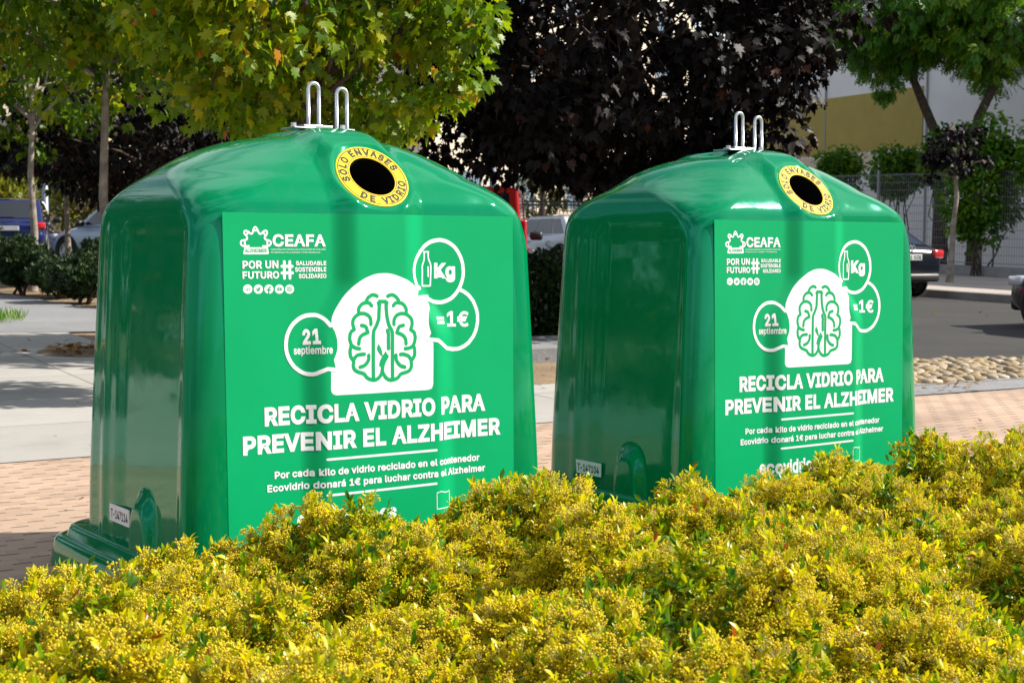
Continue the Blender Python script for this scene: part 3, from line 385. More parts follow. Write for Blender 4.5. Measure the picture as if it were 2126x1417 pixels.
def text_mesh(s, bold=.0):
    """lettering as a flat mesh, fattened by a round margin; heights are in metres"""
    bm = bmesh.new()
    for bev in ((bold, 0.0) if bold else (0.0,)):
        cu = bpy.data.curves.new('lettering', 'FONT'); cu.body = s
        if FONT: cu.font = FONT
        cu.size = 1.0; cu.bevel_depth = bev; cu.bevel_resolution = 1; cu.resolution_u = 3; cu.space_character = 1.0 + bold * 1.5
        o = bpy.data.objects.new('lettering', cu); COL.objects.link(o)
        dg = bpy.context.evaluated_depsgraph_get(); me = bpy.data.meshes.new_from_object(o.evaluated_get(dg))
        bpy.data.objects.remove(o); bpy.data.curves.remove(cu)
        n0 = len(bm.verts); bm.from_mesh(me); bpy.data.meshes.remove(me); bm.verts.ensure_lookup_table()
        for v in bm.verts[n0:]: v.co.z = v.co.z / bold * .00012 if bev else .00018
    low = [f for f in bm.faces if all(v.co.z < -1e-5 for v in f.verts)]
    bmesh.ops.delete(bm, geom=low, context='FACES')
    return bm
def cap_height(bold):
    bm = text_mesh('H', bold); h = max(v.co.y for v in bm.verts); l = min(v.co.y for v in bm.verts); bm.free(); return l, h
CAPS = {b: cap_height(b) for b in (0.0, .022, .03, .038, .045)}
def fitted_text(bm, s, bl, br, cap, bold):
    """lettering scaled to a baseline from bl to br and a capital height"""
    t = text_mesh(s, bold); l, h = CAPS[bold]
    x0 = min(v.co.x for v in t.verts); x1 = max(v.co.x for v in t.verts)
    sx = (br[0] - bl[0]) / (x1 - x0); sy = cap / (h - l)
    mp = {}
    for v in t.verts:
        f = (v.co.x - x0) * sx
        mp[v] = bm.verts.new((bl[0] + f, bl[1] + (br[1] - bl[1]) * f / (br[0] - bl[0]) + (v.co.y - l) * sy, v.co.z))
    for f in t.faces:
        try: bm.faces.new([mp[v] for v in f.verts])
        except ValueError: pass
    t.free()
def text_obj(name, items, off, m, parent):
    bm = bmesh.new()
    for s, bl, br, cap, b in items: fitted_text(bm, s, bl, br, cap, b)
    bmesh.ops.triangulate(bm, faces=bm.faces[:])
    xs = [v.co.x for v in bm.verts]; zs = [v.co.y for v in bm.verts]
    cut_lattice(bm, min(xs), max(xs), min(zs), max(zs), .008, .02)
    wrap(bm, off); face_out(bm)
    return bm_obj(name, bm, m, parent)
def circle(cx, cz, rx, rz, n=28):
    return [(cx + rx * math.cos(2 * math.pi * i / n), cz + rz * math.sin(2 * math.pi * i / n)) for i in range(n)]

def ring_frame():
    n = Vector(RING_N).normalized(); x = Vector((1, 0, 0)); y = n.cross(x)
    m = Matrix((x, y, n)).transposed().to_4x4(); m.translation = Vector(RING_C) + n * RING_O
    return m
def lathe(bm, prof, n=64, m=None):
    """profile of (radius, height) turned round z"""
    rows = [[bm.verts.new((r * math.cos(2 * math.pi * k / n), r * math.sin(2 * math.pi * k / n), h)) for k in range(n)] for r, h in prof]
    for a, b in zip(rows[:-1], rows[1:]):
        for k in range(n): bm.faces.new((a[k], a[(k + 1) % n], b[(k + 1) % n], b[k]))
    if m is not None: bmesh.ops.transform(bm, matrix=m, verts=[v for r in rows for v in r])
    return rows

def rounded_tier(bm, a, b, r, z0, z1, bev=.02):
    def ring(a, b, r, z):
        out = []
        for cx, cy, a0 in ((a - r, -(b - r), -90), (a - r, b - r, 0), (-(a - r), b - r, 90), (-(a - r), -(b - r), 180)):
            for k in range(9):
                t = R(a0 + 90 * k / 8); out.append(bm.verts.new((cx + r * math.cos(t), cy + r * math.sin(t), z)))
        return out
    rows = [ring(a + .012, b + .012, r, z0), ring(a, b, r, z1 - bev), ring(a - bev * .3, b - bev * .3, r, z1 - bev * .3), ring(a - bev, b - bev, r, z1), ring(a - .2, b - .2, r * .5, z1 + .004)]
    for p, q in zip(rows[:-1], rows[1:]):
        for k in range(len(p)): bm.faces.new((p[k], p[(k + 1) % len(p)], q[(k + 1) % len(p)], q[k]))

def make_container(loc, rz, label):
    root = empty('glass_recycling_container', loc, rz, label, 'recycling container', 'green glass containers behind the hedge')
    V, F = body_mesh()
    np_mesh('body', V, F, M_GREEN, root, smooth=True)
    bm = bmesh.new(); rounded_tier(bm, .875, .70, .16, 0, .118, .028); rounded_tier(bm, .832, .625, .14, .10, .165, .022)
    for f in bm.faces: f.smooth = True
    bmesh.ops.recalc_face_normals(bm, faces=bm.faces[:])
    bm_obj('base_skirt', bm, M_GREEN, root)
    # poster and its print
    bm = bmesh.new(); fill_poly(bm, [(-.625, .19), (.615, .19), (.622, 1.408), (-.628, 1.408)])
    cut_lattice(bm, -.63, .63, .19, 1.41, .008, .012); wrap(bm, .0012); face_out(bm)
    po = bm_obj('poster', bm, M_POSTER, root, smooth=True)
    D = POSTER
    shape_obj('white_arch', [D['arch']], .0015, M_WHITE, po)
    for i in range(3):
        fl = shape_obj('speech_bubble', D['bfill'][2 * i:2 * i + 2], .0019 + i * .0001, M_POSTER, po)
        stroke_obj('bubble_outline', D['bstroke'][i:i + 1], .0148, .0025 + i * .00004, M_WHITE, po)
    stroke_obj('bottle_outline', D['bstroke'][3:], .006, .0025, M_WHITE, po)
    stroke_obj('brain_drawing', D['brain'], .0145, .0018, M_PGREEN, po)
    for lf in D['leaves']: shape_obj('leaf_drawing', [lf], .0024, M_PGREEN, po)
    for t in D['text']:
        if t[0] == 'septiembre': t[3] = .0285
        b = (.022 if t[0] in ('=1€', 'septiembre') else .038 if t[3] > .05 else .03 if t[3] > .012 else .022) if t[5] else 0.0
        text_obj('text_line' if t[4] == 'w' else 'green_lettering', [(t[0], t[1], t[2], t[3], b)], .0024 if t[4] == 'w' else .0019, M_WHITE if t[4] == 'w' else M_PGREEN, po)
    text_obj('text_line', [('ecovidrio.es', (-.356, .262), (.048, .258), .064, .03)], .0019, M_WHITE, po)
    for l_ in D['lines']: stroke_obj('rule_line', [l_], .0085, .0017, M_WHITE, po)
    stroke_obj('hash_sign', D['hash'], .0105, .0017, M_WHITE, po)
    stroke_obj('emblem', D['emb'], .0068, .0017, M_WHITE, po)
    shape_obj('emblem_plate', [D['box']], .0016, M_WHITE, po)
    rx, rzz = D['icr']
    for i, (cx, cz) in enumerate(D['icons']):
        shape_obj('social_icon', [circle(cx, cz, rx, rzz)], .0016, M_WHITE, po)
    shape_obj('icon_glyph', [D['bird']], .0019, M_PGREEN, po)
    shape_obj('icon_glyph', D['yt'][:1], .0019, M_PGREEN, po)
    shape_obj('icon_glyph', D['yt'][1:], .0021, M_WHITE, po)
    stroke_obj('icon_glyph', D['fb'], .0052, .0019, M_PGREEN, po)
    stroke_obj('icon_glyph', D['ig'], .0024, .0019, M_PGREEN, po)
    stroke_obj('flag_outline', [[(.230, .28), (.230, .343), (.25, .346), (.28, .3395), (.30, .343), (.30, .28), (.230, .28)]], .0028, .0017, M_WHITE, po)
    # filling hole: sticker ring with its lettering, dark throat
    rm = ring_frame()
    bm = bmesh.new(); lathe(bm, [(.149, -.006), (.149, .003), (.147, .004), (.0945, .004), (.0935, .003), (.0935, -.001)], m=rm)
    ring = bm_obj('hole_ring', bm, M_YELLOW, root)
    bm = bmesh.new()
    lathe(bm, [(.1425, .0044), (.1405, .0048), (.1385, .0044)], m=rm); lathe(bm, [(.1012, .0044), (.0996, .0048), (.098, .0044)], m=rm)
    bm_obj('ring_line', bm, M_GREY, ring)
    bm = bmesh.new()
    def arc_text(s, a0, a1, rad, top):
        chars = list(s); adv = {'I': .5, ' ': .55, 'N': 1.05, 'O': 1.1, 'D': 1.05, 'V': 1.0}
        w = [adv.get(c, .9) for c in chars]; tot = sum(w); acc = 0
        for c, wi in zip(chars, w):
            mid = (acc + wi / 2) / tot; acc += wi
            if c == ' ': continue
            a = R(a0 + (a1 - a0) * mid)
            t = text_mesh(c, .045); l, h = CAPS[.045]
            cx = (min(v.co.x for v in t.verts) + max(v.co.x for v in t.verts)) / 2
            sc = .0325 / (h - l)
            rot = a - math.pi / 2 if top else a + math.pi / 2
            mm = Matrix.Translation((rad * math.cos(a), rad * math.sin(a), .0046)) @ Matrix.Rotation(rot, 4, 'Z') @ Matrix.Scale(sc, 4) @ Matrix.Translation((-cx, -(l + h) / 2, 0))
            mp = {v: bm.verts.new(rm @ (mm @ Vector((v.co.x, v.co.y, 0)) + Vector((0, 0, v.co.z)))) for v in t.verts}
            for f in t.faces: bm.faces.new([mp[v] for v in f.verts])
            t.free()
    arc_text('SOLO ENVASES', 196, 16, .1205, True)
    bm.normal_update(); bm_obj('ring_lettering', bm, M_GREY, ring)
    bm = bmesh.new()
    arc_text('DE VIDRIO', 225, 353, .1205, False)
    bm.normal_update(); bm_obj('ring_lettering', bm, M_GREY, ring)
    bm = bmesh.new(); lathe(bm, [(.0932, .0015), (.092, -.004), (.092, -.03), (.092, -.22)], 48, rm)
    bm.faces.new([v for v in bm.verts[-48:]][::-1]); bm_obj('hole_throat', bm, M_DARK, root)
    # lifting gear
    bm = bmesh.new(); add_box(bm, (.02, -.04, 1.754), (.27, .12, .006), bevel=.002); add_box(bm, (0, -.04, 1.762), (.13, .085, .012), bevel=.002)
    for x in (-.11, .11): lathe(bm, [(0.0001, .016), (.012, .016), (.012, 0)], 6, Matrix.Translation((x, -.08, 1.757)))
    bm_obj('top_plate', bm, M_GALV, root)
    for x, z, hgt in ((.0, 1.770, .168), (.128, 1.758, .166)):
        bm = bmesh.new()
        path = [(x - .0235, -.04, z), (x - .0235, -.04, z + hgt - .024)] + [(x - .0235 * math.cos(t), -.04, z + hgt - .024 + .0235 * math.sin(t)) for t in np.linspace(.2, math.pi - .2, 9)] + [(x + .0235, -.04, z + hgt - .024), (x + .0235, -.04, z)]
        add_tube(bm, path, .0078, 12)
        add_box(bm, (x, -.04, z), (.070, .026, .005), bevel=.002)
        bm_obj('lifting_hook', bm, M_GALV, root, smooth=True)
    return root
def number_sticker(root, y0, y1, z0, z1, text):
    """sticker on the left wall; y0 is the end nearest the front"""
    zc = (z0 + z1) / 2; a = .7775 + (.35 - zc) * .018
    T = Matrix(((0, 0, -1, -a - .004), (-1, 0, 0, y1), (0, 1, 0, z0), (0, 0, 0, 1)))   # local x runs from the back to the front
    w, h = y1 - y0, z1 - z0
    bm = bmesh.new(); add_box(bm, (w / 2, h / 2, -.002), (w, h, .006), bevel=.001); bmesh.ops.transform(bm, matrix=T, verts=bm.verts[:])
    st = bm_obj('number_sticker', bm, M_STICK, root)
    bm = bmesh.new(); fitted_text(bm, text, (.016, h * .22), (w - .012, h * .22), h * .52, .022)
    for v in bm.verts: v.co.z += .0014
    bmesh.ops.transform(bm, matrix=T, verts=bm.verts[:]); bm.normal_update()
    bm_obj('sticker_number', bm, M_BLACK, st)
def children(o): return [c for c in bpy.data.objects if c.parent == o]
def copy_tree(o, parent=None):
    c = o.copy(); COL.objects.link(c); c.parent = parent
    for ch in children(o): copy_tree(ch, c)
    return c
RZ = R(35.57)
box1 = make_container((-.8189, 6.0484, 0), RZ, 'nearer green glass container on the left, numbered T-147114')
box2 = copy_tree(box1); box2.location = (1.079, 7.3464, 0)
box2['label'] = 'farther green glass container on the right, numbered T-147104'
number_sticker(box1, .518 - .541, .718 - .541, .228, .294, 'T-147114')
number_sticker(box2, .585 - .541, .775 - .541, .212, .276, 'T-147104')

# ------------------------------------------------------------------ ground, paving, road
def ground_mat(name, build):
    m = bpy.data.materials.new(name); m.use_nodes = True
    build(m.node_tree, m.node_tree.nodes['Principled BSDF']); return m
def N(nt, t, **k):
    n = nt.nodes.new(t)
    for a, b in k.items():
        if a in n.inputs: n.inputs[a].default_value = b
        else: setattr(n, a, b)
    return n
def coords(nt, rot, scale=1.0):
    tc = N(nt, 'ShaderNodeTexCoord'); mp = N(nt, 'ShaderNodeMapping')
    mp.inputs['Rotation'].default_value = (0, 0, rot); mp.inputs['Scale'].default_value = (scale, scale, scale)
    nt.links.new(tc.outputs['Object'], mp.inputs['Vector']); return mp.outputs['Vector']
def mixc(nt, fac, a, b):
    mx = N(nt, 'ShaderNodeMix', data_type='RGBA')
    L = nt.links.new
    L(fac, mx.inputs['Factor'])
    for s, v in (('A', a), ('B', b)):
        if hasattr(v, 'name') and hasattr(v, 'links'): L(v, mx.inputs[s])
        else: mx.inputs[s].default_value = (*v, 1)
    return mx.outputs['Result']
def ramp(nt, val, p0, p1):
    r = N(nt, 'ShaderNodeMapRange'); r.inputs['From Min'].default_value = p0; r.inputs['From Max'].default_value = p1
    nt.links.new(val, r.inputs['Value']); return r.outputs['Result']
def mottled(nt, vec, c1, c2, scale=1.2, detail=8):
    n = N(nt, 'ShaderNodeTexNoise', Scale=scale, Detail=detail, Roughness=.65); nt.links.new(vec, n.inputs['Vector'])
    base = mixc(nt, ramp(nt, n.outputs['Fac'], .3, .7), c1, c2)
    # worn stains: broad cloudy marks and small dark spots
    st_ = N(nt, 'ShaderNodeTexNoise', Scale=.45, Detail=9, Roughness=.72); nt.links.new(vec, st_.inputs['Vector'])
    base = mixc(nt, ramp(nt, st_.outputs['Fac'], .50, .72), base, tuple(.70 * a for a in c1))
    vo = N(nt, 'ShaderNodeTexVoronoi', Scale=2.3); nt.links.new(vec, vo.inputs['Vector'])
    return mixc(nt, ramp(nt, vo.outputs['Distance'], .050, .034), base, tuple(.45 * a for a in c1)), n
PDIR = math.atan2(.485, .875)
def b_pavers(nt, b):
    vec = coords(nt, -PDIR + R(-4))
    base, n = mottled(nt, vec, (.40, .275, .195), (.50, .355, .26), 1.0)
    # tinted concrete pavers with open drainage slots at every joint crossing
    br = N(nt, 'ShaderNodeTexBrick'); br.offset = .5; br.inputs['Scale'].default_value = 1.0
    br.inputs['Brick Width'].default_value = .20; br.inputs['Row Height'].default_value = .10; br.inputs['Mortar Size'].default_value = .0016
    nt.links.new(vec, br.inputs['Vector'])
    br.inputs['Color1'].default_value = (.86, .86, .86, 1); br.inputs['Color2'].default_value = (1.08, 1.08, 1.08, 1); br.inputs['Mortar'].default_value = (.72, .70, .66, 1)
    mul = N(nt, 'ShaderNodeMix', data_type='RGBA', blend_type='MULTIPLY'); mul.inputs['Factor'].default_value = 1
    nt.links.new(base, mul.inputs['A']); nt.links.new(br.outputs['Color'], mul.inputs['B'])
    # slots
    sx = N(nt, 'ShaderNodeSeparateXYZ'); nt.links.new(vec, sx.inputs[0])
    def m(op, a, bv=None, c=None):
        q = N(nt, 'ShaderNodeMath', operation=op)
        for i, v in enumerate((a, bv, c)):
            if v is None: continue
            if isinstance(v, (int, float)): q.inputs[i].default_value = v
            else: nt.links.new(v, q.inputs[i])
        return q.outputs[0]
    row = m('FLOOR', m('DIVIDE', sx.outputs['Y'], .10))
    par = m('MULTIPLY', m('MODULO', m('ABSOLUTE', row), 2.0), .10)
    fx = m('FRACT', m('DIVIDE', m('ADD', sx.outputs['X'], par), .20)); fy = m('FRACT', m('DIVIDE', sx.outputs['Y'], .10))
    inx = m('LESS_THAN', m('ABSOLUTE', m('SUBTRACT', fx, .5)), .20); iny = m('LESS_THAN', m('ABSOLUTE', m('SUBTRACT', fy, .12)), .075)
    slot = m('MULTIPLY', inx, iny)
    col = mixc(nt, slot, mul.outputs['Result'], (.085, .07, .055))
    nt.links.new(col, b.inputs['Base Color']); b.inputs['Roughness'].default_value = .85
    bp = N(nt, 'ShaderNodeBump'); bp.inputs['Strength'].default_value = .5; bp.inputs['Distance'].default_value = .01
    inv = m('SUBTRACT', 1.0, slot); nt.links.new(inv, bp.inputs['Height']); nt.links.new(bp.outputs['Normal'], b.inputs['Normal'])
def b_slabs(nt, b):
    vec = coords(nt, -PDIR)
    base, n = mottled(nt, vec, (.35, .33, .305), (.44, .42, .39), .9)
    br = N(nt, 'ShaderNodeTexBrick'); br.offset = .0; br.inputs['Scale'].default_value = 1.0
    br.inputs['Brick Width'].default_value = 1.5; br.inputs['Row Height'].default_value = 1.5; br.inputs['Mortar Size'].default_value = .010
    br.inputs['Color1'].default_value = (.90, .90, .90, 1); br.inputs['Color2'].default_value = (1.05, 1.05, 1.05, 1); br.inputs['Mortar'].default_value = (.5, .48, .45, 1)
    nt.links.new(vec, br.inputs['Vector'])
    mul = N(nt, 'ShaderNodeMix', data_type='RGBA', blend_type='MULTIPLY'); mul.inputs['Factor'].default_value = 1
    nt.links.new(base, mul.inputs['A']); nt.links.new(br.outputs['Color'], mul.inputs['B'])
    nt.links.new(mul.outputs['Result'], b.inputs['Base Color']); b.inputs['Roughness'].default_value = .8
def b_plain(c1, c2, scale, rough=.9, bump=.3, grain=60):
    def f(nt, b):
        vec = coords(nt, 0)
        base, n = mottled(nt, vec, c1, c2, scale)
        g = N(nt, 'ShaderNodeTexNoise', Scale=grain, Detail=4); nt.links.new(vec, g.inputs['Vector'])
        mul = N(nt, 'ShaderNodeMix', data_type='RGBA', blend_type='MULTIPLY'); mul.inputs['Factor'].default_value = .55
        nt.links.new(base, mul.inputs['A']); nt.links.new(g.outputs['Fac'], mul.inputs['B'])
        mul2 = N(nt, 'ShaderNodeVectorMath', operation='SCALE'); mul2.inputs['Scale'].default_value = 1.35
        nt.links.new(mul.outputs['Result'], mul2.inputs[0])
        nt.links.new(mul2.outputs['Vector'], b.inputs['Base Color']); b.inputs['Roughness'].default_value = rough
        bp = N(nt, 'ShaderNodeBump'); bp.inputs['Strength'].default_value = bump; bp.inputs['Distance'].default_value = .02
        nt.links.new(g.outputs['Fac'], bp.inputs['Height']); nt.links.new(bp.outputs['Normal'], b.inputs['Normal'])
    return f
M_SOIL = ground_mat('dry_soil', b_plain((.20, .14, .08), (.31, .22, .13), 1.5, grain=25, bump=.7))
M_PAVERS = ground_mat('beige_pavers', b_pavers)
M_SLABS = ground_mat('concrete_slabs', b_slabs)
M_ROAD = ground_mat('asphalt', b_plain((.026, .0245, .023), (.040, .037, .034), .6, grain=90))
M_PATH = ground_mat('concrete_path', b_plain((.20, .20, .205), (.26, .26, .265), .8, grain=40, bump=.15))
M_KERB = ground_mat('kerb_concrete', b_plain((.26, .25, .23), (.36, .345, .32), 2.0, grain=50, bump=.2))
M_WALK = ground_mat('pavement_concrete', b_plain((.36, .31, .27), (.46, .40, .35), 1.0, grain=30, bump=.15))
def pq(p, q): return (.875 * p - .485 * q, 10.29 + .485 * p + .875 * q)
def st(s, t): return (8.5 - .447 * s + .894 * t, 28.5 + .894 * s + .447 * t)

bmg = [(-160, -30), (160, -30), (160, 320), (-160, 320)]
sheet('ground', bmg, M_SOIL, -.012)
sheet('pavers', [pq(-18, -12), pq(14, -12), pq(14, 0), pq(-18, 0)], M_PAVERS, 0)
sheet('paved_square', [pq(-24, .0), pq(3.3, .0), pq(3.3, 2.05), pq(-1.0, 2.05), pq(-1.0, 9.6), pq(-24, 9.6)], M_SLABS, .004)
sheet('path', [(-30, 17.0), (-6.1, 17.6), (-4.0, 18.2), (-4.2, 19.6), (-6.26, 22.0), (-8.73, 25.4), (-12, 28.6), (-30, 30)], M_PATH, .008)
sheet('road', [pq(3.8, .6), pq(15.8, .6), st(70, 0), st(70, -12)], M_ROAD, 0)
sheet('far_road', [(-60, 31), (-7.8, 31), (-13, 41), (-60, 41)], M_ROAD, -.004)
sheet('pavement', [st(-60, 0), st(-60, 8.0), st(70, 8.0), st(70, 0)], M_WALK, .15, thick=.2)
sheet('pavement_kerb', [st(-60, -.16), st(-60, -.004), st(70, -.004), st(70, -.16)], M_KERB, .146, thick=.2)
sheet('path_kerb', [pq(.6, 3.8), pq(3.6, 3.8), pq(3.6, 5.2), pq(.6, 5.2)], M_PATH, .13, thick=.16)
sheet('kerb_strip', [pq(3.3, 0), pq(15, 0), pq(15, .52), pq(3.3, .52)], M_PATH, .008)
sheet('mortar_bed', [pq(4.0, .52), pq(10.8, .52), pq(5.84, 2.25), pq(4.0, 2.85)], M_KERB, .012)

def inst(tv, tf, mats3, offs):
    """many copies of a small template: verts and faces"""
    k = len(offs); n = len(tv)
    V = np.einsum('kij,nj->kni', mats3, tv) + offs[:, None, :]
    F = [(f[None] + (np.arange(k) * n)[:, None, None]).reshape(-1, f.shape[1]) for f in tf]
    return V.reshape(-1, 3), F
def rot_basis(d, roll):
    """rotation matrices taking +y to d, turned by roll about it"""
    d = d / np.linalg.norm(d, axis=1, keepdims=True)
    ref = np.where(np.abs(d[:, 2:3]) > .9, np.array([[1., 0, 0]]), np.array([[0, 0, 1.]]))
    x = np.cross(d, ref); x /= np.linalg.norm(x, axis=1, keepdims=True); z = np.cross(x, d)
    c, s = np.cos(roll)[:, None], np.sin(roll)[:, None]
    x2 = x * c + z * s; z2 = -x * s + z * c
    return np.stack([x2, d, z2], axis=2)
def unit(n): 
    v = rng.normal(size=(n, 3)); return v / np.linalg.norm(v, axis=1, keepdims=True)

ICO = bmesh.new(); bmesh.ops.create_icosphere(ICO, subdivisions=1, radius=1.0)
ICO_V = np.array([v.co[:] for v in ICO.verts]); ICO_F = np.array([[v.index for v in f.verts] for f in ICO.faces]); ICO.free()
ICO2 = bmesh.new(); bmesh.ops.create_icosphere(ICO2, subdivisions=2, radius=1.0)
ICO2_V = np.array([v.co[:] for v in ICO2.verts]); ICO2_F = np.array([[v.index for v in f.verts] for f in ICO2.faces]); ICO2.free()

# rounded cobbles set in the mortar bed beside the road
M_COBBLE = leaf_mat('river_cobbles', [(0, (.16, .13, .10)), (.25, (.34, .245, .13)), (.5, (.40, .31, .19)), (.75, (.24, .18, .11)), (1, (.48, .41, .31))], rough=.7, transl=0.0, spec=.3)
P = []
for i in range(int(9.0 / .135)):
    for j in range(30):
        p = 4.05 + i * .135 + (j % 2) * .07 + rng.uniform(-.03, .03); q = .62 + j * .105 + rng.uniform(-.025, .025)
        x, y = pq(p, q); t = (x - 8.5) * .894 + (y - 28.5) * .447
        if q < 2.2 - .33 * (p - 5.84): P.append((x, y, G(x, y) + .02))
P = np.array(P); k = len(P)
ang = rng.uniform(0, np.pi, k); sc = np.c_[rng.uniform(.055, .098, k), rng.uniform(.045, .065, k), rng.uniform(.022, .040, k)]
mm = np.zeros((k, 3, 3)); mm[:, 0, 0] = np.cos(ang) * sc[:, 0]; mm[:, 1, 0] = np.sin(ang) * sc[:, 0]; mm[:, 0, 1] = -np.sin(ang) * sc[:, 1]; mm[:, 1, 1] = np.cos(ang) * sc[:, 1]; mm[:, 2, 2] = sc[:, 2]
V, F = inst(ICO2_V, [ICO2_F], mm, P)
V += .006 * np.sin(V[:, [1, 2, 0]] * 43 + 1.3)
cob = np_mesh('cobblestones', V, F, M_COBBLE, v=np.repeat(rng.uniform(0, 1, k), len(ICO2_V)), smooth=True)
cob['kind'] = 'stuff'

# ------------------------------------------------------------------ the flowering hedge in front
HU, HV, HA = np.array([.8134, .5817]), np.array([-.5817, .8134]), np.array([-1.169, 5.133])
U0, U1, V0, V1 = -2.6, 5.8, -3.15, -.40
mc = []
for iu in np.arange(U0, U1 + .3, .29):
    for iv in np.arange(V0, V1 + .1, .29):
        mc.append((iu + rng.uniform(-.12, .12), iv + rng.uniform(-.12, .12), rng.uniform(.02, .275), rng.uniform(.15, .30)))
r2 = np.random.default_rng(5)      # the hedge runs on past both edges of the photo
for iu in np.arange(-3.9, 7.5, .29):
    for iv in np.arange(-4.1, -.4, .29):
        if not (U0 - .1 < iu < U1 + .2 and V0 - .1 < iv): mc.append((iu + r2.uniform(-.12, .12), iv + r2.uniform(-.12, .12), r2.uniform(.02, .25), r2.uniform(.15, .30)))
mc = np.array(mc)
def hedge_h(u, v):
    d2 = (u[:, None] - mc[:, 0]) ** 2 + (v[:, None] - mc[:, 1]) ** 2
    h = .222 - .045 * ss(-.75, -.35, u) * (1 - ss(-.1, .3, u)) + .028 * np.exp(-((u - .85) / .5) ** 2) - .045 * ss(1.5, 2.3, u) * (1 - .5 * ss(2.8, 3.3, u)) - .05 * np.exp(-((u - 1.45) / .35) ** 2) - .035 * np.exp(-((u - 2.15) / .4) ** 2) - .02 * ss(3.0, 3.5, u) + np.max(mc[:, 2] * (1 - d2 / mc[:, 3] ** 2) + .02, axis=1).clip(-.05, .3)
    edge = ss(V1 + .02, V1 - .16, v); return h * (.45 + .55 * edge)
def lanceolate(l, w, fold=.18, curl=.12):
    return np.array([(0, 0, 0), (-w * .42, .36 * l, fold * w), (0, .36 * l, 0), (w * .42, .36 * l, fold * w), (-w * .5, .70 * l, fold * w - curl * l * .25), (0, .70 * l, -curl * l * .3),
                     (w * .5, .70 * l, fold * w - curl * l * .25), (0, l, -curl * l)])
LT = np.array([(0, 2, 1), (0, 3, 2), (4, 5, 7), (5, 6, 7)]); LQ = np.array([(1, 2, 5, 4), (2, 3, 6, 5)])
LT_ICO = (ICO_V, ICO_F)
M_LEAF = leaf_mat('hedge_leaf', [(0, (.05, .17, .003)), (.3, (.21, .37, .004)), (.6, (.67, .605, .004)), (.92, (.91, .76, .006)), (1, (.36, .09, .012))], rough=.34, transl=.48, spec=.5)
M_BERRY = leaf_mat('hedge_berry', [(0, (.62, .49, .006)), (.5, (.87, .69, .012)), (.92, (.92, .74, .04)), (1, (.62, .20, .02))], rough=.35, transl=.30, spec=.5)
M_STALK = mat('hedge_stalk', (.34, .30, .04), rough=.6)
def make_sprig(nl, nb, seed):
    r = np.random.default_rng(seed)
    lv = []; off = 0; LV = []; LTt = []; LQq = []; vv = []
    L = r.uniform(.06, .10)
    for i in range(nl):
        f = r.uniform(.1, 1.0); a = i * 2.4 + r.uniform(-.3, .3); el = .25 + 1.0 * f * r.uniform(.7, 1.15)
        d = np.array([[math.cos(a) * math.cos(el), math.sin(a) * math.cos(el), math.sin(el)]])
        size = r.uniform(.020, .040); t = lanceolate(size, size * r.uniform(.30, .40), r.uniform(.1, .3), r.uniform(-.05, .25))
        m = rot_basis(d, np.array([r.uniform(-.5, .5)]))[0]
        w = t @ m.T + np.array([0, 0, L * (f - .2)])
        LV.append(w); LTt.append(LT + off); LQq.append(LQ + off); vv.append(np.full(8, r.uniform(-.28, .28))); off += 8
    lv = (np.concatenate(LV), [np.concatenate(LTt), np.concatenate(LQq)], np.concatenate(vv))
    bp = []
    if nb:
        c0 = np.array([r.uniform(-.01, .01), r.uniform(-.01, .01), L * .72]); rad = r.uniform(.022, .034)
        a = r.uniform(0, 6.28, nb); rr = rad * np.sqrt(r.uniform(0, 1, nb))
        bp = np.c_[rr * np.cos(a), rr * np.sin(a), .014 * (1 - (rr / rad) ** 2) + r.uniform(-.008, .005, nb)] + c0
    return lv, np.array(bp).reshape(-1, 3), L
SPR = [make_sprig(int(rng.integers(10, 15)), int(rng.integers(36, 56)), 100 + i) for i in range(10)] + [make_sprig(int(rng.integers(13, 19)), 0, 200 + i) for i in range(5)]
# sprigs over the lumpy top, several layers deep
u = rng.uniform(U0, U1, 40000); v = rng.uniform(V0, V1, 40000)
ue, ve = r2.uniform(-3.8, 7.3, 70000), r2.uniform(-4.0, V1, 70000)
out_ = ~((ue > U0) & (ue < U1) & (ve > V0)); u = np.r_[u, ue[out_]]; v = np.r_[v, ve[out_]]
XY = HA + u[:, None] * HU + v[:, None] * HV
keep = (XY[:, 1] > 1.9) & (np.abs(XY[:, 0] / XY[:, 1]) < .62)

u, v, XY = u[keep], v[keep], XY[keep]
h = hedge_h(u, v)
e = .03
gu = (hedge_h(u + e, v) - hedge_h(u - e, v)) / (2 * e); gv = (hedge_h(u, v + e) - hedge_h(u, v - e)) / (2 * e)
nrm = np.c_[-(gu[:, None] * HU + gv[:, None] * HV), np.ones(len(u))]; nrm /= np.linalg.norm(nrm, axis=1, keepdims=True)
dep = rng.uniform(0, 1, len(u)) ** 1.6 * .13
pos = np.c_[XY, h - .055] - nrm * dep[:, None]
axis = nrm * .75 + np.array([.0, 0, .55]) + rng.normal(0, .28, (len(u), 3))
patch = np.sin(u * 5.1 + 1.7 * np.sin(v * 4.3)) + np.sin(v * 6.3 + 2.1 * np.sin(u * 3.1)) + rng.normal(0, .8, len(u))
green = (patch > 1.3) | (rng.uniform(0, 1, len(u)) < .18)
kind = np.where(green, 10 + rng.integers(0, 5, len(u)), rng.integers(0, 10, len(u)))
b3 = rot_basis(axis, rng.uniform(0, 6.28, len(u)))[:, :, [0, 2, 1]] * np.array([1, -1, 1])   # template z along the axis
size = rng.uniform(.85, 1.25, len(u))
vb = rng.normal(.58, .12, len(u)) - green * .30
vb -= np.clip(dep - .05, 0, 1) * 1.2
lV, lT, lQ, lv_, bV, bF, bv_, sV, sQ = [], [], [], [], [], [], [], [], []
lo = bo = so = 0
orange = ((u - 3.3) ** 2 + (v + 2.75) ** 2) < .035
